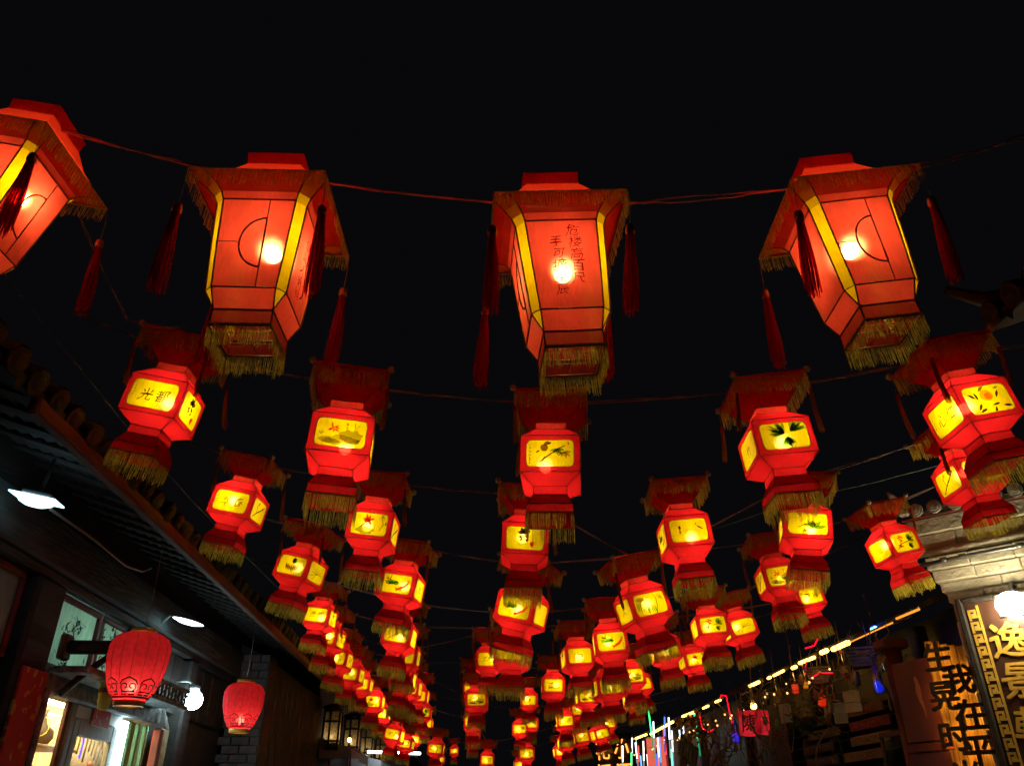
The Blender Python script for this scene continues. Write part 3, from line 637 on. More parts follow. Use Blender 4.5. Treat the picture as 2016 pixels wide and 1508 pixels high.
# transom windows with painted paper
class Paint(MB):
    def leaf(s, y, z, ang, ln, wd):
        a = R(ang); q = []
        for t, k in ((0, 0), (.3, 1), (.7, .8), (1, 0), (.7, -.8), (.3, -1)):
            u, v = t * ln, k * wd * random.uniform(.6, 1.2); q.append((y + u * math.cos(a) - v * math.sin(a), z + u * math.sin(a) + v * math.cos(a)))
        s.dx = getattr(s, 'dx', .004) + .00012; s.add([(s.dx, p[0], p[1]) for p in q], [tuple(range(6))])
def transom(y0, y1, z0, z1, label, mtf, seedn):
    random.seed(seedn); w = P(MB().bevbox((-3.40, y0, z0), (-3.36, y1, z0 + .05), .006).bevbox((-3.40, y0, z1 - .05), (-3.36, y1, z1), .006)
                              .bevbox((-3.40, y0, z0 + .05), (-3.36, y0 + .05, z1 - .05), .006).bevbox((-3.40, y1 - .05, z0 + .05), (-3.36, y1, z1 - .05), .006), 'window', mtf)
    w['label'] = label
    MB().box((-3.392, y0 + .045, z0 + .045), (-3.385, y1 - .045, z1 - .045)).build('pane', M['paper'], w)
    b = Paint(); cy_, cz = (y0 + y1) / 2, (z0 + z1) / 2
    for q in range(5):                       # bamboo, blossoms and a bird in blue-black brush
        yy = y0 + .1 + (y1 - y0 - .2) * random.random(); zz = z0 + .08 + (z1 - z0 - .16) * random.random()
        b.tube([(.0045, yy + .05 * k * noise(), zz - .06 + .03 * k) for k in range(5)], .0015, 3)
        for k in range(11): b.leaf(yy + .05 * noise(), zz + .06 * noise(), random.uniform(0, 360), random.uniform(.03, .08), random.uniform(.006, .018))
    b.v = [(x - 3.3885, min(max(y, y0 + .05), y1 - .05), min(max(z, z0 + .05), z1 - .05)) for x, y, z in b.v]
    b.build('brush_painting', M['paint_blue'], w)
P(MB().tube([(-3.85, 6.9, 3.05), (-3.85, 8.2, 3.05)], .02, 8), 'added_pane_backlight', emit('pane_backlight_glow', (.55, 1, .92), 30))  # unseen tube added behind the panes to light their paper
P(MB().box((-4.2, 6.6, 2.62), (-4.15, 8.5, 3.25)).box((-4.15, 6.6, 3.24), (-3.46, 8.5, 3.26)).box((-4.15, 6.6, 2.62), (-3.46, 8.5, 2.635)), 'loft_lining', M['white_paint'])
P(MB().box((-4.15, 6.58, 2.635), (-3.44, 6.62, 3.24)).box((-4.15, 8.46, 2.635), (-3.46, 8.5, 3.24)), 'loft_end', M['white_paint'])
transom(4.85, 6.12, 2.60, 3.21, 'dim cream transom pane with dark bamboo painting', M['wood_red'], 4)
transom(6.68, 7.52, 2.62, 3.21, 'bright painted transom pane above the bracket arm', M['wood_red'], 5)
transom(7.56, 8.14, 2.62, 3.21, 'painted transom pane beside the oval lantern', M['wood_red'], 6)
random.seed(11)
# hood above the shop door with fretted fascia
hd = MB().bevbox((-3.30, 6.66, 2.58), (-2.98, 9.05, 2.63), .01); P(hd, 'door_hood', M['peel'])
fr = MB().bevbox((-2.98, 7.2, 2.56), (-2.95, 9.05, 2.60), .005).bevbox((-2.98, 7.2, 2.72), (-2.95, 9.05, 2.755), .005)
for i in range(18): fr.bevbox((-2.975, 7.24 + i * .1, 2.60), (-2.955, 7.27 + i * .1, 2.72), .003); fr.bevbox((-2.975, 7.27 + i * .1, 2.64 + .04 * (i % 2)), (-2.957, 7.34 + i * .1, 2.665 + .04 * (i % 2)), .003)
P(fr, 'fretted_fascia', M['peel'])
# shop window, room, door
P(MB().box((-4.15, 6.5, 1.0), (-4.10, 10.9, 2.6)), 'back_panel', M['wood_warm'])
P(MB().box((-4.10, 6.50, 1.0), (-3.48, 6.55, 2.6)).box((-4.10, 10.85, 1.0), (-3.48, 10.90, 2.6)).box((-4.10, 6.55, 2.56), (-3.48, 10.85, 2.6)), 'room_lining', M['wood_warm'])
for k in range(11): P(MB().bevbox((-4.098, 6.6 + k * .38, 1.0), (-4.085, 6.965 + k * .38, 2.555), .004), 'back_board', M['wood_warm'])
for k, z in enumerate((1.78, 2.12)): P(MB().bevbox((-4.08, 6.56, z - .025), (-3.52, 8.02, z), .005), 'display_shelf', M['wood_warm'])
P(MB().bevbox((-3.95, 7.1, 2.515), (-3.55, 9.4, 2.555), .006), 'ceiling_lamp', M['warm_panel'])
P(MB().bevbox((-3.40, 7.295, 0), (-3.36, 7.355, 2.44), .008), 'mullion', M['wood_brown'])
P(MB().bevbox((-3.40, 7.36, 0), (-3.35, 7.455, 2.44), .01), 'door_jamb', M['wood_grey'])
d = P(MB().bevbox((-3.40, 7.46, .05), (-3.35, 7.56, 2.33), .008).bevbox((-3.40, 8.28, .05), (-3.35, 8.38, 2.33), .008).bevbox((-3.40, 7.56, 2.20), (-3.35, 8.28, 2.33), .008).bevbox((-3.40, 7.56, .9), (-3.35, 8.28, 1.05), .008), 'door', M['wood_grey'])
MB().box((-3.382, 7.555, 1.05), (-3.376, 8.285, 2.2)).build('pane', M['glass'], d)
P(MB().bevbox((-3.43, 7.46, 2.335), (-3.36, 8.46, 2.44), .008), 'door_head', M['white_paint'])
P(MB().box((-3.382, 6.62, 1.0), (-3.376, 7.29, 2.44)), 'shop_pane', M['glass'])
st_ = P(MB().bevbox((-3.345, 7.74, 2.30), (-3.335, 8.12, 2.46), .003), 'paper_charm', M['couplet'])
P(MB().bevbox((-3.36, 8.40, 1.1), (-3.31, 8.52, 2.40), .01), 'light_tube', M['tube'])
P(MB().box((-3.37, 8.56, 1.0), (-3.363, 9.2, 2.42)), 'cabinet_pane', M['glass_teal'])
for k in range(4): P(MB().bevbox((-3.42, 8.56 + k * .21, 1.0), (-3.38, 8.60 + k * .21, 2.43), .006), 'cabinet_bar', M['wood_grey'])
P(MB().bevbox((-3.27, 6.20, 0), (-3.24, 6.58, 2.56), .006), 'couplet_board', M['couplet'])
P(MB().bevbox((-3.30, 6.585, 0), (-3.22, 6.655, 2.46), .012), 'window_jamb', M['peel'])
P(MB().bevbox((-3.36, 9.32, 0), (-3.26, 9.40, 2.42), .02), 'red_post', M['wood_red'])
P(MB().bevbox((-3.34, 9.46, 0), (-3.30, 9.66, 2.42), .006), 'couplet_board', M['couplet_gold'])
# brick pier further on
pier = P(MB().box((-3.37, 12.02, 0), (-2.87, 12.5, 3.62)), 'brick_pier', M['mortar'])
bk = MB().bevbox((-.115, -.03, -.05), (.115, .03, .05), .008).mesh('brick', M['brick'])
for j in range(16):
    z = 1.95 + j * .108
    for i in range(3):
        x = -3.37 + (.125 if j % 2 == 0 else .0) + i * .245
        if x > -2.86: continue
        o = link('brick', bk, pier, (x + .0, 12.01 + random.uniform(-.006, .006), z), (0, 0, R(random.uniform(-1, 1))))
        if x + .115 > -2.87: o.scale = (.5, 1, 1); o.location.x = -2.93
P(MB().box((-3.6, 12.5, 0), (-2.95, 17.0, 3.62)), 'side_wall', M['wood_dark'])
for i in range(11): P(MB().bevbox((-2.948, 12.55 + i * .4, 1.4), (-2.935, 12.93 + i * .4, 3.5), .006), 'plank', M['wood_dark'])

# things in the shop window
def bust(x, y, z, s, lab):
    t = thing('necklace_bust', lab, 'display stand', (x, y, z), (0, 0, R(35)), 'necklace stands in the shop window')
    MB().lathe([(.01, .30 * s), (.055 * s, .30 * s), (.05 * s, .24 * s), (.07 * s, .18 * s), (.14 * s, .12 * s), (.15 * s, .06 * s), (.11 * s, 0), (.01, 0)], 18).xf(Matrix.Diagonal((1, .55, 1, 1))).build('neck_form', M['velvet'], t)
    MB().tube([(.11 * s * math.sin(a) * .72, -.06 * s - .035 * s * math.cos(a), .12 * s - .09 * s * math.cos(a) + .03) for a in [k * .45 - 2.7 for k in range(13)]], .004, 5).build('necklace', M['gold_chain'], t)
    MB().ball((0, -.1 * s, .055 * s), .014, 8, 5).build('pendant', M['gold_chain'], t)
bust(-3.64, 7.45, 2.12, .92, 'taupe necklace bust on the upper shelf behind the shop pane')
bust(-3.64, 7.38, 1.78, .85, 'taupe necklace bust on the lower shelf behind the shop pane')
t = thing('white_picture_easel', 'small white frame leaning behind the upper necklace bust', 'frame', (-3.74, 7.82, 2.12), (0, R(6), R(35)))
MB().bevbox((-.11, -.01, 0), (-.085, .01, .28)).bevbox((.085, -.01, 0), (.11, .01, .28)).bevbox((-.085, -.01, .255), (.085, .01, .28)).bevbox((-.085, -.01, 0), (.085, .01, .025)).build('frame', M['white_paint'], t)
MB().tube([(-.08, .012, .03), (.08, .012, .25)], .008, 5).build('brace', M['white_paint'], t)
t = thing('necklace_bust', 'dark necklace bust with red pendant behind the glass door', 'display stand', (-3.78, 8.86, 1.96), (0, 0, R(40)), 'necklace stands in the shop window')
MB().lathe([(.01, .40), (.06, .40), (.06, .30), (.10, .24), (.19, .15), (.20, .05), (.15, 0), (.01, 0)], 18).xf(Matrix.Diagonal((1, .5, 1, 1))).build('neck_form', M['velvet'], t)
MB().ball((0, -.12, .08), .025, 8, 6).build('pendant', M['wood_red'], t)
for i in range(9):
    y = 8.0 + i * .08
    tag(MB().tube([(-3.56, y, 2.32), (-3.55, y + .01, 2.22 - .02 * (i % 3)), (-3.56, y + .02, 2.12 - .03 * (i % 4))], .009, 5).build('bead_string', M['velvet'] if i != 2 else emit('blue_glint', (.15, .1, 1), 2)), 'dark bead string hanging in a row inside the glass door' if i != 2 else 'blue shining bead string inside the glass door', 'necklace', 'bead strings behind the door glass')

# lamps on the house
def lamp_panel(loc, rot, w, h, lab, mat):
    t = thing('led_floodlight', lab, 'lamp', loc, rot)
    MB().bevbox((-w * .3, -h * .3, .012), (w * .3, h * .3, .05), .012).build('housing', M['metal'], t)
    MB().lathe([(.001, -.055), (w * .2, -.05), (w * .36, -.03), (w * .46, .008)], 16, close=False).xf(Matrix.Diagonal((1, h / w, 1, 1))).build('lens', mat, t)
    MB().bevbox((-w / 2, -h / 2, -.004), (w / 2, h / 2, .008), .003).build('lit_panel', mat, t)
    MB().tube([(0, 0, .05), (0, .02, .12), (0, .02, .30)], .012, 6).build('bracket', M['metal'], t)
lamp_panel((-3.0, 5.30, 3.50), (R(6), R(8), R(12)), .30, .24, 'bright cool-white floodlight panel under the rafters of the shop house', M['cool'])
t = thing('dish_lamp', 'thin cool-white dish lamp on an angled rod under the eave', 'lamp', (-3.0, 8.72, 3.40), (R(0), R(12), 0))
MB().lathe([(.17, 0), (.12, .03), (.05, .045), (.01, .05)], 18).build('shade', M['metal'], t); MB().lathe([(.001, -.03), (.09, -.024), (.165, -.002)], 18, close=False).build('lens', M['cool_dish'], t)
MB().tube([(-.14, 0, .02), (-.20, -.02, .02), (-.34, -.06, -.28)], .014, 6).build('rod', M['white_paint'], t)
t = thing('globe_lamp', 'dazzling cool-white globe lamp beyond the shop door', 'lamp', (-3.12, 9.70, 2.74))
MB().ball((0, 0, 0), .105, 16, 10).build('globe', M['cool_hot'], t); MB().lathe([(.05, .09), (.06, .14), (.03, .16)], 12).build('socket', M['white_paint'], t)
MB().tube([(0, 0, .15), (-.08, 0, .2), (-.22, 0, .2)], .014, 6).build('rod', M['white_paint'], t)
MB().tube([(-.14, -.45, -.16), (-.10, -.32, -.34)], .014, 6).build('stay', M['white_paint'], t)
tag(MB().tube([(-3.0, 5.5, 3.5), (-2.98, 6.2, 3.50), (-2.95, 6.8, 3.46), (-2.97, 7.2, 3.52), (-3.0, 7.45, 3.62)], .011, 6).build('lamp_cable', solid('pale_cable', (.42, .36, .30), None, .6)), 'pale cable trailing from the floodlight along the rafters', 'cable')

# bracket arm and the red oval lanterns
t = thing('bracket_arm', 'carved dark timber bracket arm with diagonal brace on the shop post', 'bracket', (-3.27, 6.85, 2.80))
MB().bevbox((0, -.05, -.05), (.38, .05, .05), .015).build('arm', M['wood_dark'], t); MB().bevbox((.38, -.06, -.07), (.46, .06, .09), .02).build('carved_end', M['wood_dark'], t)
MB().tube([(.36, 0, -.05), (.2, 0, -.18), (.02, 0, -.36)], [.025, .028, .03], 6).build('brace', M['wood_dark'], t); MB().bevbox((-.06, -.07, -.10), (.0, .07, .10), .015).build('wall_plate', M['wood_brown'], t)
OV = [(.10, .245), (.15, .235), (.195, .205), (.222, .150), (.226, .08), (.218, 0), (.200, -.08), (.172, -.16), (.135, -.225), (.105, -.25)]
def ovr(z):
    for (r0, z0), (r1, z1) in zip(OV, OV[1:]):
        if z1 <= z <= z0: return r0 + (r1 - r0) * (z0 - z) / (z0 - z1)
    return .1
ob = MB().lathe([(r_ * 1, z) for r_, z in OV], 32, close=False); OVB = ob.mesh('cloth_body', M['oval'])
rb = MB()
for k in range(16): rb.tube([((r_ + .001) * math.cos(k * math.pi / 8), (r_ + .001) * math.sin(k * math.pi / 8), z) for r_, z in OV], .0016, 4)
OVR = rb.mesh('ribs', M['pattern'])
pb = MB(); pd = [.002]
def onb(a, z, off): r_ = ovr(z) + off; return (r_ * math.cos(a), r_ * math.sin(a), z)
def pstroke(pts, w):
    pd[0] += .00008; vs = []; n = len(pts)
    for i, (u, z) in enumerate(pts):
        a_, b_ = pts[max(i - 1, 0)], pts[min(i + 1, n - 1)]; dx, dy = (b_[0] - a_[0]) * .17, b_[1] - a_[1]; l = math.hypot(dx, dy) or 1
        vs += [onb(u - dy / l * w / .17, z + dx / l * w, pd[0]), onb(u + dy / l * w / .17, z - dx / l * w, pd[0])]
    pb.add(vs, [(2 * i, 2 * i + 1, 2 * i + 3, 2 * i + 2) for i in range(n - 1)])
for k in range(8):                            # ruyi cloud scrolls above a key band
    a0 = k * math.pi / 4
    for s in (-1, 1):
        sp = []
        for i in range(20):
            q = i / 19; ang = -2.2 + q * 7.2; rr = .036 * (1 - q * .8); sp.append((a0 + s * (.19 - .19 * 0 + rr * math.cos(ang) * s * 0 + rr * math.cos(ang) / .17 - .05), -.165 + rr * math.sin(ang)))
        pstroke(sp, .0045); pstroke([(a0 + s * .34, -.15), (a0 + s * .25, -.122), (a0, -.10)], .005)
        pstroke([(a0 + s * .04, -.215), (a0 + s * .30, -.215), (a0 + s * .30, -.198), (a0 + s * .12, -.198)], .006)
    pstroke([(a0 - .39, -.230), (a0, -.230), (a0 + .39, -.230)], .006)
OVP = pb.mesh('scroll_pattern', M['pattern'])
OVT = MB().lathe([(.09, .243), (.098, .25), (.098, .272), (.085, .28), (.02, .28)], 20).mesh('top_rim', M['gold'])
OVD = MB().lathe([(.108, -.246), (.112, -.25), (.110, -.285), (.098, -.287), (.10, -.25)], 20, close=False).mesh('bottom_rim', M['gold'])
OBU = MB().ball((0, 0, 0), .04, 12, 8).mesh('bulb', M['bulb_dim'])
for loc, rot, lab in (((-2.56, 6.50, 2.60), 12, 'red oval lantern with black cloud scrolls beside the bracket arm'), ((-2.60, 9.86, 2.70), 35, 'red oval lantern with black cloud scrolls hanging before the brick pier')):
    t = thing('oval_lantern', lab, 'lantern', loc, (0, 0, R(rot)), 'red oval lanterns along the shop house')
    for nm, me in (('cloth_body', OVB), ('ribs', OVR), ('scroll_pattern', OVP), ('top_rim', OVT), ('bottom_rim', OVD)): link(nm, me, t)
    link('bulb', OBU, t, (0, 0, -.16)); MB().tube([(0, 0, .28), (.01, 0, .6), (0, 0, .98)], .003, 4).build('cord', M['cable'], t)
t = thing('paper_tag_lamp', 'small pale green hanging paper lamp behind the near oval lantern', 'lamp', (-3.06, 7.25, 2.68))
MB().lathe([(.02, .0), (.055, -.01), (.06, -.15), (.055, -.25), (.04, -.30), (.02, -.31)], 10).build('shade', M['pale_green'], t); MB().tube([(0, 0, 0), (0, 0, .15)], .004, 4).build('cord', M['cable'], t)
MB().lathe([(.062, -.14), (.064, -.16), (.062, -.18)], 10, close=False).build('band', M['wood_brown'], t)

# dark framed palace lamps and the pale awnings further along the left side
M['pane_lit'] = cloth('aged_lamp_pane', (.60, .46, .24), .05, .4, 30, .5)
M['lampbulb'] = emit('palace_lamp_bulb', (1, .78, .45), 22)
def frame_lamp(loc, s, lab, lit):
    t = thing('framed_palace_lamp', lab, 'lamp', loc, (0, 0, R(20)), 'dark framed lamps along the far left eaves')
    fr_ = MB()
    for k in range(6):
        a, a2 = k * math.pi / 3, (k + 1) * math.pi / 3; p = Vector((.19 * math.cos(a), .19 * math.sin(a), 0)); p2 = Vector((.19 * math.cos(a2), .19 * math.sin(a2), 0))
        fr_.tube([p + Vector((0, 0, -.42)), p + Vector((0, 0, .40))], .022, 4)
        for z, r_ in ((-.38, .022), (-.24, .02), (.14, .02), (.36, .03)): fr_.tube([p + Vector((0, 0, z)), p2 + Vector((0, 0, z))], r_, 4)
        for z0, z1 in ((-.36, -.26), (-.22, .12), (.16, .33)):
            q0, q1 = p * .93, p2 * .93; pn = MB().add([q0 + Vector((0, 0, z0)), q1 + Vector((0, 0, z0)), q1 + Vector((0, 0, z1)), q0 + Vector((0, 0, z1))], [(0, 1, 2, 3)]).build('pane', M['pane_lit'], t)
    fr_.lathe([(.27, .40), (.2, .46), (.06, .5)], 6); fr_.tube([(0, 0, .5), (0, 0, .75)], .01, 4)
    fr_.build('frame', M['black'], t)
    if lit: MB().ball((0, 0, -.15), .04, 10, 6).build('bulb', M['lampbulb'], t)
    strands_b = MB(); strands(strands_b, .3, .01, .03, 24, random.Random(5), -.42, .004); strands_b.build('tassel', M['tassel'], t)
    t.scale = (s, s, s)
frame_lamp((-2.75, 17.4, 3.12), .95, 'dark framed palace lamp nearest the plank wall, above the pale awning', True)
frame_lamp((-2.72, 20.2, 3.22), 1.0, 'second dark framed palace lamp along the far eaves', True)
frame_lamp((-2.66, 22.8, 3.25), .95, 'third dark framed palace lamp, panes glowing cream', True)
frame_lamp((-2.60, 26.0, 3.3), .95, 'farthest dark framed palace lamp, panes glowing cream', True)
M['awn'] = solid('pale_blue_awning', (.55, .62, .68), (.42, .48, .55), .8, 5)
M['awn_white'] = solid('white_canvas', (.7, .7, .72), (.5, .5, .55), .8, 3)
def awning(loc, w, dep, lab, mat):
    t = thing('awning', lab, 'awning', loc); b = MB(); n = 12
    b.add([(0, 0, .18), (0, w, .18), (dep, w, 0), (dep, 0, 0)], [(0, 1, 2, 3)]); b.build('canopy', mat, t)
    v = MB()
    for i in range(n):
        y0, y1 = w * i / n, w * (i + 1) / n; v.add([(dep + .004, y0, .0), (dep + .004, y1, .0), (dep + .015, y1, -.16), (dep + .015, (y0 + y1) / 2, -.21), (dep + .015, y0, -.16)], [(0, 1, 2, 3, 4)])
        v.add([(dep * i / n, -.004, .18 - .18 * i / n), (dep * (i + 1) / n, -.004, .18 - .18 * (i + 1) / n), (dep * (i + 1) / n, -.01, -.18), (dep * (i + .5) / n, -.01, -.22), (dep * i / n, -.01, -.18)], [(0, 1, 2, 3, 4)])
    v.build('valance', mat, t); MB().tube([(dep, 0, 0), (dep, w, 0)], .02, 5).build('rail', M['metal'], t)
awning((-2.95, 17.3, 2.78), 3.0, .62, 'pale blue scalloped awning under the framed palace lamps', M['awn'])
awning((-2.95, 21.6, 2.78), 4.0, .8, 'white awning beyond the pale blue one', M['awn_white'])
t = thing('tube_lamp', 'cool white tube lamp under the far awning', 'lamp', (-2.45, 21.2, 2.95), (0, 0, R(-25)))
MB().tube([(0, 0, 0), (.9, 1.0, .0)], .03, 8).build('tube', emit('cool_tube_far', (.75, .93, 1), 9), t); MB().bevbox((-.05, -.05, .03), (.05, .05, .08)).build('bracket', M['metal'], t)
tag(MB().box((-4.5, 17.0, 0), (-3.0, 60, 4.4)).build('far_row_wall', M['wood_dark']), 'dark shop row beyond the framed palace lamps', 'building')
M['dot'] = emit('small_white_led', (.95, .98, 1), 30); M['dot_warm'] = emit('small_warm_led', (1, .7, .35), 30)
for (p, m_, lab, r_) in (((-1.9, 24.5, 3.55), 'dot', 'tiny cool white bulb below the far left lanterns', .05), ((-1.95, 26, 2.55), 'dot_warm', 'small warm bulb low at the far left, beneath the lanterns', .07), ((-1.0, 40, 3.4), 'dot', 'upper of the tiny white bulbs near the street end', .07), ((-.95, 40, 3.0), 'dot', 'lower of the tiny white bulbs near the street end', .07), ((.2, 30, 2.6), 'dot', 'tiny white bulb under the centre column of lanterns', .06), ((-2.5, 18.2, 2.98), 'dot_warm', 'warm spark bulb over the pale blue awning', .04)):
    t = thing('small_bulb', lab, 'bulb', p, (0, 0, 0)); MB().ball((0, 0, 0), r_, 8, 6).build('glass', M[m_], t); MB().lathe([(.03, r_), (.03, r_ + .06), (.01, r_ + .07)], 8).build('socket', M['black'], t)

# ================================================================ right side: stone gable with signboard
G = thing('stone_gable', 'pale stone gable end with corbelled courses and round roof-tile ends', 'building', (4.75, 8.1, 0), (0, 0, R(-45)))
MB().box((.20, .02, 0), (3.4, .6, 3.52)).build('wall', M['stucco'], G)
random.seed(21)
# courses: bottom z, top z, first u, how far they stand out
for (z0, z1, u0, out, ln) in ((3.50, 3.60, .18, .03, .30), (3.60, 3.70, .15, .08, .30), (3.70, 3.82, .12, .13, .34), (3.82, 3.955, .09, .17, .30), (4.03, 4.18, .05, .20, .34), (4.18, 4.345, .01, .24, .42)):
    u = u0; first = True
    while u < 2.6:
        l = ln * random.uniform(1.0, 1.9); j = random.uniform(-.008, .008)
        MB().bevbox((u + .002, -out + j, z0 + .002), (u + l - .002, .55, z1 - .002 + random.uniform(-.004, .0)), .009).build('stone', M['stone'], G); u += l
rl = MB().tube([(.05, -.20, 3.99), (.9, -.20, 3.995), (2.6, -.20, 3.99)], .036, 10); rl.build('roll_moulding', M['stone'], G)
MB().bevbox((-.02, -.26, 4.346), (2.6, .6, 4.375), .006).build('red_tile_bed', M['wood_red'], G)
rf = MB().bevbox((-.02, -.22, 4.376), (2.6, .6, 4.40), .006).build('roof', M['tile'], G)
M['tile_pale'] = solid('weathered_pale_tile', (.62, .60, .54), (.38, .37, .33), .9, 12, None, .5)
gt = MB(); n = 10
gt.add([(x_, y_, z_) for (yy, r_) in ((-.30, .066), (.55, .058)) for k in range(n) for x_, y_, z_ in [(r_ * math.cos(math.pi * k / (n - 1)), yy, r_ * math.sin(math.pi * k / (n - 1)) + (.22 if yy > 0 else 0))]], [(k, k + 1, n + k + 1, n + k) for k in range(n - 1)], 0, True)
for (r0, r1, y0, y1) in ((.070, .070, -.285, -.315), (.070, .050, -.315, -.312), (.050, .046, -.312, -.322), (.026, .020, -.312, -.325)):
    gt.add([(r0 * math.cos(k * .5236), y0, r0 * math.sin(k * .5236)) for k in range(12)] + [(r1 * math.cos(k * .5236), y1, r1 * math.sin(k * .5236)) for k in range(12)], [(k, (k + 1) % 12, 12 + (k + 1) % 12, 12 + k) for k in range(12)] + [tuple(range(12, 24))])
gt.add([(.06, -.28, -.02), (.14, -.28, -.02), (.135, -.30, -.055), (.10, -.31, -.085), (.065, -.30, -.055)], [(0, 1, 2, 3, 4)])
gt.add([(.055, -.27, -.01), (.145, -.27, -.01), (.145, .5, .18), (.055, .5, .18)], [(0, 1, 2, 3)])
GT = gt.mesh('roof_tile', M['tile_pale'])
for i in range(13): link('roof_tile', GT, rf, (.17 + i * .185, random.uniform(-.012, .012), 4.425 + random.uniform(-.006, .006)), (R(random.uniform(-3, 3)), R(random.uniform(-6, 6)), R(random.uniform(-3, 3))))
MB().tube([(.06, .5, 4.62), (.04, .1, 4.52), (.02, -.2, 4.52), (-.02, -.32, 4.58), (-.05, -.38, 4.66)], [.05, .055, .05, .04, .02], 8).build('upturned_ridge', M['tile_pale'], G)
MB().bevbox((-.03, -.30, 4.40), (.08, .5, 4.46), .02).build('verge_tile', M['tile_pale'], G)
pp = thing('conduit_pipe', 'dark conduit pipe clipped across the pale stone courses', 'pipe', (4.75, 8.1, 0), (0, 0, R(-45)))
MB().tube([(.04, -.22, 3.875), (.5, -.235, 3.885), (1.5, -.225, 3.90), (2.4, -.23, 3.905)], .022, 8).build('pipe', M['metal'], pp)
for u in (.28, .46, .98, 1.6): MB().lathe([(.028, -.03), (.030, 0), (.028, .03)], 8).xf(Matrix.Translation((u, -.229, 3.884 + u * .012)) @ Matrix.Rotation(R(90), 4, 'Y')).build('coupling', M['metal'], pp)
MB().tube([(1.02, -.235, 3.9), (1.04, -.25, 3.75), (1.03, -.2, 3.55)], .014, 6).build('red_flex', M['wood_red'], pp)
# signboard
SB = thing('vertical_signboard', 'brown lacquered vertical signboard with gold key-pattern border and gold characters', 'sign', (4.75, 8.1, 0), (R(2.2), 0, R(-45)))
SB.location = (4.75, 8.1, 0)
yb = -.02
def sgn(b, name, mat): o = b.build(name, mat, SB); return o
sgn(MB().bevbox((.315, yb - .05, 1.1), (1.45, yb, 3.46), .01), 'board', M['sign_brown'])
sgn(MB().bevbox((.285, yb - .10, 1.08), (.345, yb + .0, 3.49), .012), 'frame_rail', M['wood_dark'])
sgn(MB().bevbox((.345, yb - .10, 3.44), (1.45, yb + .0, 3.49), .012), 'frame_rail', M['wood_dark'])
def bar(b, p, q, w, y0, y1):
    (u0, v0), (u1, v1) = p, q; b.box((min(u0, u1) - w, y1, min(v0, v1) - w), (max(u0, u1) + w, y0, max(v0, v1) + w))
key = MB(); c_ = .115; u0 = .375; wd = .0105
for i in range(18):
    z = 3.40 - (i + 1) * c_ * 1.0; f = lambda h, v: (u0 + h * .085, z + v * c_)
    path = [f(0, 1), f(1, 1), f(1, .62), f(.45, .62), f(.45, .80), f(.2, .80)] if False else [f(0, 0), f(0, .70), f(.62, .70), f(.62, .36), f(.32, .36)]
    path2 = [f(1.0, 1.0), f(1.0, .18), f(.30, .18)]
    for k in range(len(path) - 1): bar(key, path[k], path[k + 1], wd, yb - .0505, yb - .060 - .0004 * (k % 2))
    for k in range(len(path2) - 1): bar(key, path2[k], path2[k + 1], wd, yb - .0505, yb - .0605 - .0004 * (k % 2))
for k in range(9):
    pass
sgn(key, 'key_border', M['gold'])
def relief(text, size, u, z, y0, y1, bold=.0, warp=.02, shear=.05):
    vs, fs = glyph(text, size, warp, shear); b = MB(); n = len(vs); cnt = set()
    for f in fs:
        for i in range(len(f)): cnt.add((f[i], f[(i + 1) % len(f)]))
    sides = [(e[0], e[1], n + e[1], n + e[0]) for e in cnt if (e[1], e[0]) not in cnt]
    # a heavier stroke: the outline laid down again round a small circle, each pass a hair lower
    for k, (dx, dz) in enumerate([(0, 0)] if not bold else [(0, 0), (bold, bold * .4), (-bold, -bold * .4), (bold * .4, -bold), (-bold * .4, bold)]):
        e = .0007 * k
        b.add([(u + p.x + dx, y1 + e, z + p.y + dz) for p in vs] + [(u + p.x + dx, y0 - e * .2, z + p.y + dz) for p in vs], [tuple(f) for f in fs] + [tuple(n + i for i in f[::-1]) for f in fs] + sides)
    return b
for ch, z in (('逸', 3.07), ('景', 2.70), ('軒', 2.33)):
    sgn(relief(ch, .34, .655, z, yb - .0505, yb - .068, .006, .03, .08), 'gold_character', M['gold'])
# lamp over the signboard
t = thing('wall_floodlight', 'glaring warm-white floodlight above the brown signboard', 'lamp', (4.75, 8.1, 0), (0, 0, R(-45)))
M['glare'] = emit('warm_white_flood', (1, .84, .50), 130)
MB().bevbox((.66, -.40, 3.22), (.94, -.36, 3.44), .02).build('housing', M['metal'], t)
MB().ball((0, 0, 0), 1, 18, 10).xf(Matrix.Translation((.80, -.42, 3.33)) @ Matrix.Diagonal((.14, .06, .115, 1))).build('lens', M['glare'], t)
MB().bevbox((.68, -.355, 3.26), (.92, -.335, 3.40), .02).build('rear_glow', M['glare'], t)
MB().tube([(.8, -.36, 3.40), (.8, -.2, 3.56), (.8, -.03, 3.56)], .015, 6).build('bracket', M['metal'], t)
# whitewashed pier and halo-lit characters
t = thing('cracked_pier', 'narrow cracked grey stone pier between the glowing characters and the signboard', 'pier', (4.75, 8.1, 0), (0, 0, R(-45)))
for i in range(7):
    z = 1.0 + i * .33; MB().bevbox((.205 + .01 * noise(), -.06 + .012 * noise(), z), (.262 + .012 * noise(), .02, z + .325), .012).build('stone', M['stone'], t)
t = thing('glowing_wall_sign', 'dark raised characters lit amber from behind on a rough timber panel', 'sign', (4.75, 8.1, 0), (0, 0, R(-45)))
M['rough_board'] = solid('rough_ochre_board', (.26, .16, .06), (.07, .045, .02), .9, 6, (4, 4, .6), .5)
for i in range(5): MB().bevbox((-.16 + i * .073, -.005 + .006 * noise(), 1.2), (-.09 + i * .073, .03, 3.17 - .02 * i + .02 * noise()), .006).build('plank', M['rough_board'], t)
M['amber'] = emit('amber_led_back', (1, .40, .04), 13); M['char_dark'] = solid('dark_brown_letter', (.075, .045, .02), None, .6, 10)
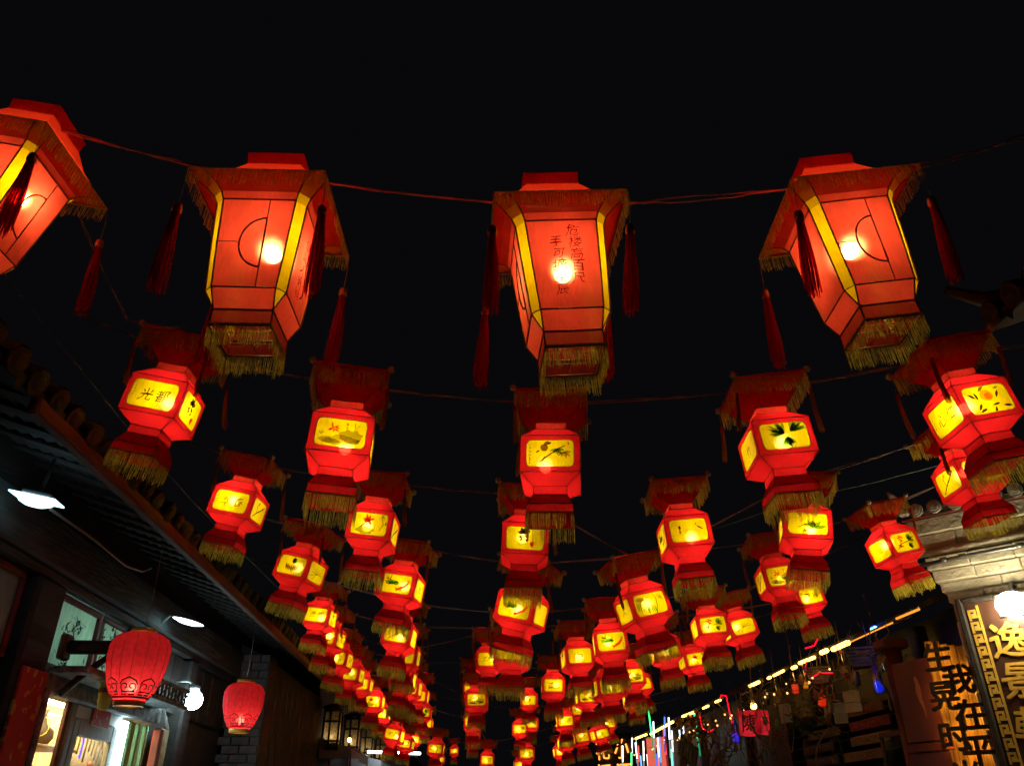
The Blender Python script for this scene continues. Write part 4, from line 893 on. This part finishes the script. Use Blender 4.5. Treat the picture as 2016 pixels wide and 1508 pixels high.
for ch, u, z in (('生', -.035, 3.00), ('晃', -.065, 2.63), ('时', -.055, 2.27), ('光', -.03, 1.92), ('我', .10, 2.77), ('在', .125, 2.45), ('平', .115, 2.13), ('遥', .11, 1.80)):
    c = relief(ch, .29, u, z, -.062, -.10, .008, .0, .03).build('character', M['char_dark'], t)
    relief(ch, .29, u, z, -.050, -.0585, .0, .0, .03).build('led_backing', M['amber'], c)

# ---------------------------------------------------------------- right shop row with hanging clutter
Q = thing('shop_row', 'low dark shop row with amber strip lights under its eave', 'building', (4.85, 12, 0))
def PQ(b, name, mat): o = b.build(name, mat, Q); o.location = (-4.85, -12, 0); return o
PQ(MB().box((5.25, 8.3, 0), (5.35, 30, 3.6)), 'wall', M['black'])
PQ(MB().add([(4.62, 8.25, 3.53), (4.62, 30, 3.53), (7.5, 30, 4.7), (7.5, 8.25, 4.7), (4.62, 8.25, 3.47), (4.62, 30, 3.47), (7.5, 30, 4.64), (7.5, 8.25, 4.64)], [(3, 2, 1, 0), (4, 5, 6, 7), (0, 1, 5, 4), (1, 2, 6, 5), (2, 3, 7, 6), (3, 0, 4, 7)]), 'roof', M['tile'])
for i in range(6): PQ(MB().bevbox((5.0, 9.0 + i * 3.2, 0), (5.16, 9.16 + i * 3.2, 3.5), .02), 'post', M['wood_dark'])
M['led_amber'] = emit('amber_strip', (1, .60, .10), 6); M['led_orange'] = emit('orange_strip', (1, .34, .03), 1.3)
def strip(y0, y1, lab, mat, r_=.018, z=3.45):
    t = thing('strip_light', lab, 'strip light', (4.57 + .02 * noise(), y0, z + .012 * noise()), (R(1.2 * noise()), 0, R(noise())), 'amber strip lights along the shop eave')
    MB().tube([(0, 0, 0), (0, y1 - y0, .003 * (y1 - y0))], r_, 6).build('tube', mat, t); MB().bevbox((-.01, .0, r_ * .9), (.01, y1 - y0, r_ * .9 + .02), .003).build('rail', M['metal'], t)
strip(8.02, 8.5, 'orange strip light at the near end of the shop eave, by the gable', M['led_orange'], .012)
strip(8.62, 9.72, 'thin orange strip light next along from the gable end', M['led_orange'], .008)
segs = [(9.75, 10.22), (10.35, 10.62), (10.85, 11.4), (11.5, 11.72), (12.0, 12.45), (12.6, 12.8), (13.1, 13.6), (15.3, 15.7), (16.2, 16.6), (17.2, 18.4), (19.2, 21.8), (22.2, 24.0)]
for i, (a, b_) in enumerate(segs): strip(a, b_ - (.08 if i % 2 else 0), f'{ORD[i].replace("nearest", "first")} bright amber strip light along the shop eave, counted from the gable', M['led_amber'], [.030, .028, .022, .024, .018, .020, .024, .02, .02, .024, .026, .026][i])

# hanging bottles
BOT = [(.001, 0), (.038, .003), (.042, .02), (.042, .16), (.034, .20), (.016, .235), (.014, .30), (.017, .305), (.017, .32), (.001, .322)]
bottle_me = {}
def bottle(loc, s, lab, col, lit=None, rot=(0, 0, 0), cord=.35):
    t = thing('hanging_bottle', lab, 'bottle', loc, rot, 'bottles hung under the shop eave'); t.scale = (s, s, s)
    m = glassy('bottle_glass', col, .55, .12); MB().lathe(BOT, 14).build('glass', m, t)
    MB().tube([(0, 0, .32), (0, .004, .32 + cord)], .004, 4).build('cord', M['cable'], t)
    if lit:
        MB().lathe([(.001, .02), (.034, .022), (.036, .10), (.03, .105), (.001, .106)], 12).build('glow', emit('bottle_glow', lit, 1.1), t)
        MB().ball((0, 0, .085), .022, 8, 5).build('bulb', emit('bottle_bulb', tuple(.25 + .75 * c for c in lit), 9), t)
    else: MB().lathe([(.0425, .07), (.0427, .14)], 14, close=False).build('paper_label', M['couplet_gold'], t)
bottle((4.6, 9.27, 2.80), 1.25, 'bottle glowing bright blue under the eave', (.3, .4, 1), (.02, .06, 1), (R(4), R(-5), 0))
bottle((4.62, 9.05, 3.0), 1.3, 'dim bottle edged with blue light nearest the maroon post', (.3, .35, .7), None, (0, R(-6), 0))
bottle((4.6, 9.80, 2.95), 1.1, 'dark bottle with pale top left of the blue bottle', (.5, .35, .3), None)
bottle((4.6, 10.08, 3.06), 1.15, 'upside neck bottle tinted red below the amber strip', (.9, .12, .12), None)
bottle((4.6, 10.50, 2.66), 1.25, 'tan bottle with pink label beside the green card', (.7, .5, .25), None)
bottle((4.6, 10.92, 2.84), 1.4, 'tan bottle glowing red in its middle', (.9, .5, .2), (1, .05, .02), (0, R(8), 0))
bottle((4.6, 11.74, 3.10), 1.3, 'clear bottle glowing red at its base', (.9, .6, .4), (1, .07, .03))
bottle((4.6, 11.35, 3.12), 1.0, 'small brown bottle with amber light beneath the strip', (.7, .45, .15), (1, .5, .05))
bottle((4.6, 12.5, 2.98), 1.35, 'green-tinted bottle among the vines', (.5, .6, .2), None)
bottle((4.6, 13.0, 3.1), 1.3, 'brown bottle half hidden by vines', (.5, .3, .15), None)
bottle((4.55, 14.6, 2.68), 1.5, 'bottle glowing violet blue low among the vine stems', (.4, .4, 1), (.10, .08, 1))
bottle((4.6, 13.6, 2.95), 1.2, 'small amber glowing bottle above the pink box', (.8, .5, .2), (1, .55, .05))
t = thing('blue_spotlight', 'small blue spotlight on the shop eave', 'lamp', (4.6, 9.12, 3.48))
MB().ball((0, -.035, 0), .025, 8, 6).build('lens', emit('blue_spot', (.03, .12, 1), 40), t); MB().ball((0, .04, .0), .02, 8, 6).build('second_lens', emit('blue_spot2', (.03, .12, 1), 30), t); MB().bevbox((-.03, -.07, .02), (.03, .07, .06), .01).build('housing', M['black'], t)
# slatted hanging baskets
def basket(loc, s, lab):
    t = thing('slatted_basket', lab, 'basket', loc, (0, 0, R(-30)), 'slatted baskets hung under the eave')
    for i in range(6):
        w = (.10 + i * .012) * s; z = i * .032 * s
        MB().bevbox((-w, -w * .7, z), (w, -w * .7 + .012, z + .02 * s), .002).bevbox((-w, w * .7 - .012, z), (w, w * .7, z + .02 * s), .002).bevbox((-w, -w * .7 + .013, z), (-w + .012, w * .7 - .013, z + .02 * s), .002).bevbox((w - .012, -w * .7 + .013, z), (w, w * .7 - .013, z + .02 * s), .002).build('slat', M['wood_grey'], t)
    MB().box((-.1 * s, -.07 * s, -.01), (.1 * s, .07 * s, -.001)).build('bottom', M['wood_dark'], t)
    b = MB()
    for sx in (-1, 1): b.tube([(sx * .14 * s, 0, .19 * s), (sx * .05, 0, .4 * s), (0, 0, .5 * s)], .004, 4)
    b.build('cords', M['cable'], t)
basket((4.6, 9.55, 3.13), 1.15, 'grey slatted basket hanging near the blue bottle'); basket((4.6, 10.85, 3.12), 1.1, 'dark slatted basket hanging over the red glowing bottle')
# paper cards
for (y, z, w, h, c, lab) in ((9.93, 2.80, .26, .24, (.80, .62, .32), 'pale peach paper card hanging near the blue bottle'), (10.32, 2.71, .22, .24, (.42, .52, .34), 'pale green card with faint writing'), (12.15, 2.90, .24, .26, (.75, .68, .55), 'cream card among the vines'), (11.35, 2.72, .10, .18, (.70, .60, .28), 'narrow cream tag below the green leaves'), (13.45, 2.74, .10, .32, (.6, .45, .65), 'narrow lilac card beside the pink box')):
    t = thing('paper_card', lab, 'card', (4.56, y, z), (0, R(random.uniform(-4, 4)), R(-68)), 'cards hung under the eave')
    MB().bevbox((-w / 2, -.003, -h / 2), (w / 2, .003, h / 2), .002).build('sheet', solid('card_paper', c, tuple(x * .8 for x in c), .9, 6), t)
    MB().tube([(0, 0, h / 2), (0, 0, h / 2 + .5)], .003, 4).build('thread', M['cable'], t)
    if c[1] == .52:
        k_ = MB()
        for q in range(9): k_.tube([(-.07 + .06 * (q % 3), -.005, .07 - .06 * (q // 3)), (-.04 + .06 * (q % 3), -.005, .05 - .06 * (q // 3) + .02 * noise())], .004, 3)
        k_.build('brush_marks', solid('pale_mark', (.6, .7, .5), None), t)
t = thing('pink_lamp_box', 'pink paper lamp box with a dark red character and amber bulb on top', 'lamp', (4.55, 13.55, 2.72), (0, 0, R(-55)))
M['pink'] = cloth('pink_lamp_paper', (.75, .06, .12), 0, .4)
MB().bevbox((-.20, -.14, 0), (.20, .14, .36), .01).build('box', M['pink'], t); MB().ball((0, 0, .15), .05, 8, 6).build('inner_bulb', emit('pink_bulb', (1, .5, .4), 20), t)
relief('陳', .27, 0, .18, -.143, -.150, .005).build('character', M['black'], t); MB().ball((.03, 0, .43), .05, 10, 6).build('top_bulb', emit('amber_bulb', (1, .55, .06), 22), t); MB().tube([(0, 0, .36), (0, 0, .75)], .005, 4).build('cord', M['cable'], t)
# maroon panel, post
t = thing('maroon_board', 'dark maroon board with a pale peeled patch beside the glowing characters', 'sign', (4.58, 8.42, 0), (0, 0, R(-70)))
M['maroon'] = solid('maroon_paint', (.16, .040, .030), (.10, .025, .022), .45, 3, None, .15)
MB().bevbox((-.28, 0, 2.25), (.25, .03, 3.02), .006).build('panel', M['maroon'], t)
pt = [(-.04, .36), (.0, .40), (.03, .33), (.05, .2), (.04, .05), (.06, -.1), (.05, -.25), (.035, -.26), (.02, -.12), (-.02, .0), (-.05, .15), (-.03, .27)]
MB().add([(x * .7, -.004, 2.62 + z * .62) for x, z in pt], [tuple(range(12))]).build('peeled_patch', solid('peeled_pink', (.55, .24, .18), None, .8, 8), t)
MB().bevbox((-.30, -.02, 2.16), (.27, .03, 2.235), .006).build('ledge', M['wood_red'], t)
MB().bevbox((-.28, -.005, 1.2), (.25, .02, 2.15), .006).build('lower_panel', M['maroon'], t)
t = thing('maroon_post', 'thick maroon timber post lit blue on one side', 'post', (4.62, 8.86, 0)); MB().lathe([(.10, 0), (.10, 1.5), (.095, 3.2)], 18).build('shaft', M['maroon'], t); MB().bevbox((-.14, -.14, 3.2), (.14, .14, 3.3), .02).build('capital', M['wood_red'], t)
# vines: tangled stems each growing up through the eave
M['vine'] = solid('dry_vine_bark', (.42, .28, .15), (.22, .14, .08), .9, 20)
def vine(x, y, z0, z1, seedn, lab, nb=7, r_=.02):
    rnd = random.Random(seedn); t = thing('vine', lab, 'vine', (x, y, z0), (0, 0, 0), 'bare vines tangled under the eave')
    def walk(p, d, n, r0, step=.09):
        pts = [p.copy()]
        for i in range(n):
            d = (d + Vector((rnd.uniform(-.5, .5), rnd.uniform(-.9, .9), rnd.uniform(-.5, .6)))).normalized(); p = p + d * step; p.x = max(-.25, min(.25, p.x)); p.z = min(p.z, z1 - z0); pts.append(p.copy())
        return pts, [r0 * (1 - .7 * i / n) for i in range(n + 1)]
    trunk, rr = walk(Vector((0, 0, 0)), Vector((0, 0, 1)), int((z1 - z0) / .08), r_); MB().tube(trunk, rr, 6).build('stem', M['vine'], t)
    for k in range(nb):
        q = trunk[rnd.randrange(len(trunk) // 3, len(trunk))]; pts, r2 = walk(q, Vector((rnd.uniform(-.3, .3), rnd.uniform(-1, 1), rnd.uniform(-.6, .8))), rnd.randrange(8, 18), r_ * .5)
        MB().tube(pts, r2, 5).build('tendril', M['vine'], t)
vine(4.5, 12.4, 1.6, 3.5, 1, 'thick bare vine among the cream card and green leaves', 9, .025); vine(4.5, 13.7, 1.8, 3.5, 2, 'bare vine climbing past the pink lamp box', 9); vine(4.45, 14.8, 1.8, 3.45, 3, 'bare vine bundle around the violet bottle', 11, .03)
vine(4.5, 15.6, 2.0, 3.5, 4, 'bare vine near the red neon loop', 9); vine(4.55, 9.0, 2.6, 3.45, 5, 'short curling vine around the blue bottle', 6, .016); vine(4.5, 11.2, 2.0, 3.5, 6, 'thin vine hanging through the dark slatted basket', 7, .014)
# red neon loops
vine(4.42, 10.2, 2.7, 3.55, 7, 'thin twig tangle over the peach card', 8, .012); vine(4.42, 12.9, 2.2, 3.6, 8, 'pale vine twisting under the middle strip lights', 10, .018); vine(4.45, 16.6, 2.2, 3.5, 9, 'vine hanging beside the menu board', 10, .02); vine(4.42, 13.2, 2.0, 3.0, 10, 'low vine knot under the pink lamp box', 10, .018); vine(4.42, 14.3, 1.9, 3.2, 12, 'low vine knot left of the pink lamp box', 12, .02)
M['fairy'] = emit('fairy_bulb', (1, .56, .16), 2.4)
def fairy(y0, y1, z, n, lab):
    t = thing('fairy_light_string', lab, 'string lights', (4.46, y0, z), (0, 0, 0), 'fairy lights under the shop eave'); rnd = random.Random(int(y0 * 10)); pts = []
    for i in range(n * 3 + 1):
        q = i / (n * 3); pts.append(Vector((.06 * math.sin(i * 1.3), (y1 - y0) * q, -.10 * abs(math.sin(q * 9)) + .02 * rnd.uniform(-1, 1))))
    MB().tube(pts, .004, 4).build('cord', M['cable'], t); bm_ = MB().ball((0, 0, -.02), .016, 8, 6).mesh('bulb', M['fairy'])
    for i in range(n): o = link('bulb', bm_, t, pts[i * 3 + 1]); k = rnd.uniform(.6, 1.2); o.scale = (k, k, k)
fairy(10.2, 13.6, 3.26, 11, 'fairy lights looping over the bottles'); fairy(13.8, 17.0, 3.18, 10, 'fairy lights looping over the vines'); fairy(17.4, 24, 3.15, 14, 'fairy lights among the falling-star tubes')
for i, (y, z, c, nm) in enumerate(((9.5, 3.0, (.9, .6, .2), 'amber glass'), (10.7, 2.95, (.8, .1, .1), 'red glass'), (11.1, 3.2, (.85, .7, .3), 'pale yellow'), (12.0, 3.15, (.7, .4, .2), 'copper'), (12.25, 2.75, (.2, .5, .2), 'green'), (12.75, 2.85, (.8, .5, .3), 'orange clay'), (14.0, 3.1, (.8, .2, .3), 'rose'), (14.35, 2.6, (.7, .5, .2), 'straw'), (15.4, 2.7, (.3, .3, .8), 'blue'), (16.0, 2.6, (.6, .4, .2), 'brown wooden'))):
    t = thing('hanging_trinket', f'small {nm} trinket dangling on a cord under the shop eave', 'trinket', (4.45, y, z), (0, 0, R(40 * noise())), 'trinkets hung under the eave')
    MB().lathe([(.001, -.06), (.03, -.05), (.04, -.01), (.025, .03), (.03, .05), (.012, .07), (.005, .08)], 10).build('body', solid('trinket', c, None, .35, 8), t); MB().tube([(0, 0, .08), (0, .01, 3.48 - z)], .003, 4).build('cord', M['cable'], t)
    MB().tube([(0, 0, -.06), (.005, 0, -.10), (0, 0, -.14)], .006, 5).build('tail', M['tassel'], t)
M['neon_red'] = emit('red_neon', (1, .004, .02), 2.2)
def neon(pts, lab): t = tag(MB().tube(pts, .009, 6).build('red_neon_tube', M['neon_red']), lab, 'neon tube', 'red neon tubes')
neon([(4.5, 10.95, 3.42), (4.5, 11.05, 3.28), (4.5, 10.9, 3.2), (4.5, 10.6, 3.22), (4.5, 10.2, 3.16)], 'red glowing tube curling beside the dark slatted basket')
neon([(4.5, 10.45, 3.62), (4.5, 10.6, 3.56), (4.5, 10.9, 3.58)], 'short red glowing curve under a lantern fringe')
neon([(4.5, 16.6, 3.36), (4.5, 16.5, 3.1), (4.5, 16.1, 2.98), (4.5, 15.7, 3.0)], 'red glowing hook beyond the vines')
neon([(4.5, 15.2, 3.4), (4.5, 15.0, 3.5), (4.5, 14.7, 3.45), (4.5, 14.6, 3.1), (4.5, 14.55, 3.0)], 'red glowing arch over the vine bundle')
# leafy plant
t = thing('hanging_plant', 'leafy green plant in a dark pot under the eave', 'plant', (4.5, 11.25, 2.72))
MB().lathe([(.001, -.12), (.10, -.12), (.14, .02), (.13, .03), (.001, .02)], 14).build('pot', M['black'], t)
M['leaf'] = cloth('green_leaf', (.12, .22, .02), 0, .65, 20, .4); rnd = random.Random(8); lv = MB(); stm = MB()
for i in range(90):
    a = rnd.uniform(0, 6.28); r_ = rnd.uniform(.03, .32); p = Vector((r_ * math.cos(a) * .7, r_ * math.sin(a) * 1.2, rnd.uniform(-.16, .22))); d = Vector((math.cos(a), math.sin(a), rnd.uniform(-.8, .5))).normalized(); s_ = d.cross(Vector((rnd.uniform(-.4, .4), rnd.uniform(-.4, .4), 1))).normalized(); L = rnd.uniform(.06, .12)
    up = s_.cross(d) * .012
    lv.add([p, p + d * L * .4 + s_ * L * .26 + up, p + d * L, p + d * L * .4 - s_ * L * .26 + up, p + d * L * .45 - up], [(0, 1, 4), (1, 2, 4), (2, 3, 4), (3, 0, 4)])
    if i % 6 == 0: stm.tube([(0, 0, 0), p * .5 + Vector((0, 0, .06)), p], .004, 4)
o = lv.build('leaves', M['leaf'], t); stm.build('stems', M['vine'], t)
# shelf planks with faint lettering
cols = [(.22, .10, .05), (.10, .08, .06), (.34, .04, .03), (.16, .12, .09), (.38, .24, .10), (.09, .05, .05), (.30, .17, .08), (.10, .06, .10)]
descr = ['brown', 'charcoal', 'red', 'taupe', 'ochre', 'dark', 'tan', 'plum']
M['pale_letter'] = solid('faded_lettering', (.5, .36, .2), (.3, .2, .1), .8, 20)
for i in range(8):
    y = 10.6 + (i % 2) * 1.5 + .3 * noise(); z = 2.72 - (i // 2) * .17
    t = thing('lettered_plank', f'{descr[i]} plank with faded lettering on the shop shelves', 'plank', (4.95, y, z), (0, R(0), R(-90)), 'lettered planks on the shop shelves')
    MB().bevbox((-.55, 0, 0), (.55, .03, .11), .005).build('board', solid('plank_paint', cols[i], None, .7, 5), t)
    k_ = MB()
    for q in range(14): k_.tube([(-.42 + q * .06, -.004, .03 + .01 * noise()), (-.40 + q * .06 + .012 * noise(), -.004, .055), (-.41 + q * .06 + .012 * noise(), -.004, .08)], .006, 3)
    k_.build('lettering', M['pale_letter'], t)
t = thing('shelf_rack', 'dark shop shelving behind the hanging bottles', 'shelves', (5.0, 11.5, 0))
for i in range(5): MB().bevbox((0, -1.9, 2.15 + i * .17 - .012), (.22, 1.9, 2.15 + i * .17), .004).build('shelf', M['wood_dark'], t)
for y in (-1.9, 0, 1.86): MB().bevbox((.0, y, 1.0), (.22, y + .04, 3.0), .005).build('upright', M['wood_dark'], t)
t = thing('glass_case', 'tall dark framed glass case beside the maroon post', 'cabinet', (4.9, 9.55, 1.2), (0, 0, R(-80)))
MB().bevbox((-.45, 0, 1.2), (.45, .04, 1.26)).bevbox((-.45, 0, 0), (-.40, .04, 1.199)).bevbox((.40, 0, 0), (.45, .04, 1.199)).build('frame', M['wood_brown'], t); MB().box((-.40, .015, 0), (.40, .02, 1.2)).build('pane', M['glass'], t); MB().box((-.45, .25, 0), (.45, .27, 1.25)).build('back', M['wood_dark'], t)
# falling-star light tubes
hues = [((.95, .97, 1), 'white'), ((.9, .95, 1), 'white'), ((.05, 1, .3), 'green'), ((.7, .9, 1), 'pale blue'), ((.1, .3, 1), 'blue'), ((1, .95, .85), 'warm white'), ((.05, .9, .25), 'green'), ((.9, .95, 1), 'white'), ((.95, .95, 1), 'white'), ((.05, .12, 1), 'deep blue'), ((1, .1, .08), 'red'), ((.1, .95, .5), 'sea green'), ((.9, .9, 1), 'white'), ((1, .05, .12), 'crimson')]
ys = [24.6, 23.9, 23.4, 22.8, 22.2, 21.7, 21.2, 20.6, 20.1, 19.6, 20.3, 19.2, 18.7, 24.3]
zs = [3.35, 3.5, 3.1, 3.3, 2.95, 3.25, 3.9, 3.6, 3.2, 3.6, 2.8, 2.9, 3.5, 2.7]
for i, ((c, nm), y, z) in enumerate(zip(hues, ys, zs)):
    t = thing('meteor_light_tube', f'{nm} falling-star light tube, {ORD[13 - i].replace("nearest", "first")} of the row counted from its vine side', 'light tube', (4.45 + .1 * noise(), y, z), (R(4 * noise()), R(4 * noise()), 0), 'falling-star light tubes')
    L = random.uniform(.65, 1.1)
    MB().tube([(0, 0, 0), (0, 0, -L * .55)], .017, 6).build('lit_length', emit('meteor_' + nm, c, 3.2), t); MB().tube([(0, 0, -L * .551), (0, 0, -L)], .016, 6).build('faded_length', emit('meteor_dim_' + nm, c, .35), t); MB().lathe([(.02, 0), (.02, .08), (.01, .12)], 8).build('cap', M['black'], t)
for i in range(12):
    c, nm = hues[(i * 5 + 2) % 14]; y = 17.6 + i * .62 + .2 * noise(); z = 3.25 + .35 * noise()
    t = thing('meteor_light_tube', f'{nm} falling-star light tube, {ORD[i].replace("nearest", "first")} of the rear row counted from its vine side', 'light tube', (4.72 + .05 * noise(), y, z), (R(3 * noise()), R(3 * noise()), 0), 'falling-star light tubes')
    L = random.uniform(.6, 1.0)
    MB().tube([(0, 0, 0), (0, 0, -L * .6)], .02, 6).build('lit_length', emit('meteor_rear_' + nm, c, 1.6), t); MB().tube([(0, 0, -L * .601), (0, 0, -L)], .018, 6).build('faded_length', emit('meteor_rear_dim_' + nm, c, .3), t); MB().lathe([(.02, 0), (.02, .08), (.01, .12)], 8).build('cap', M['black'], t)
# lit curtain and signs near them
t = thing('pink_banner', 'red and peach banner glowing behind the light tubes', 'banner', (4.75, 22.0, 2.2), (0, 0, R(-60)))
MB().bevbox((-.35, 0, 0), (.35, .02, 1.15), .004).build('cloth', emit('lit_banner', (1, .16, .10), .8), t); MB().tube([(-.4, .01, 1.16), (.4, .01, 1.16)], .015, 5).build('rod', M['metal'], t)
t = thing('green_menu_board', 'slanted dark green menu board with pale lines beside the gourd', 'sign', (4.45, 17.6, 2.75), (R(0), R(28), R(-75)))
MB().bevbox((-.36, 0, -.22), (.36, .03, .22), .006).build('board', solid('green_board', (.06, .16, .06), (.03, .07, .03), .5), t); k_ = MB()
for q in range(3): k_.tube([(-.10 + q * .12, -.006, -.14), (-.10 + q * .12 + .01, -.006, .12)], .012, 3)
k_.build('pale_lines', M['white_paint'], t)
t = thing('gourd', 'brown gourd with orange tip hanging below the menu board', 'gourd', (4.4, 17.8, 2.35)); MB().lathe([(.001, -.22), (.13, -.18), (.17, -.05), (.13, .08), (.06, .13), (.09, .2), (.06, .27), (.015, .30), (.012, .42)], 16).build('shell', solid('gourd_skin', (.30, .14, .05), (.18, .08, .03), .5, 6), t); MB().tube([(0, 0, .42), (0, .02, 1.0)], .006, 4).build('cord', M['cable'], t)
t = thing('autumn_garland', 'orange leaf garland over the menu board', 'garland', (4.5, 17.2, 3.18)); rnd = random.Random(9); lv = MB()
for i in range(110):
    p = Vector((rnd.uniform(-.15, .15), rnd.uniform(-.8, .8), rnd.uniform(-.25, .22))); d = Vector((rnd.uniform(-1, 1), rnd.uniform(-1, 1), rnd.uniform(-1, 1))).normalized() * .09; s_ = d.orthogonal() * .5; lv.add([p, p + d * .5 + s_, p + d, p + d * .5 - s_], [(0, 1, 2, 3)])
lv.build('leaves', cloth('orange_leaf', (.55, .22, .03), 0, .6, 10, .5), t); MB().tube([(0, -.8, .1), (0, 0, -.05), (0, .8, .1)], .01, 5).build('stem', M['vine'], t)
t = thing('orange_neon_characters', 'small orange neon characters low at the far right shopfronts', 'sign', (4.5, 27.5, 3.2), (0, 0, R(-50))); M['neon_or'] = emit('orange_neon', (1, .30, .04), 2.5)
for ch, u, z in (('花', -.35, .25), ('间', -.35, -.45), ('小', .45, .25), ('酒', .45, -.45)): relief(ch, .62, u, z, 0, -.02, .0).build('character', M['neon_or'], t)
MB().bevbox((-.75, .03, -.9), (.9, .08, .7), .01).build('board', M['black'], t)
# dim eave corner at the upper edge, near house on the right
E_ = thing('near_tiled_eave', 'dim tiled eave corner jutting in at the upper edge, beside the wire', 'building', (3.62, 3.6, 0))
def PE(b, name, mat, par=None): return b.build(name, mat, par or E_)
PE(MB().box((0, -2.0, 0), (.3, .6, 4.4)), 'wall', M['brick'])
er = PE(MB().add([(-.30, -2.0, 4.42), (-.30, .62, 4.42), (1.5, .62, 5.1), (1.5, -2.0, 5.1), (-.30, -2, 4.36), (-.30, .62, 4.36), (1.5, .62, 5.04), (1.5, -2, 5.04)], [(3, 2, 1, 0), (4, 5, 6, 7), (0, 1, 5, 4), (1, 2, 6, 5), (2, 3, 7, 6), (3, 0, 4, 7)]), 'roof', M['tile'])
for i in range(9): o = link('roof_tile', TILE, er, (-.30, .50 - i * .22, 4.44), (0, R(20), R(180)))
MB().tube([(.9, .62, 4.95), (.2, .66, 4.72), (-.2, .7, 4.68), (-.42, .74, 4.78)], [.07, .07, .055, .03], 7).build('upturned_ridge', M['tile'], E_)
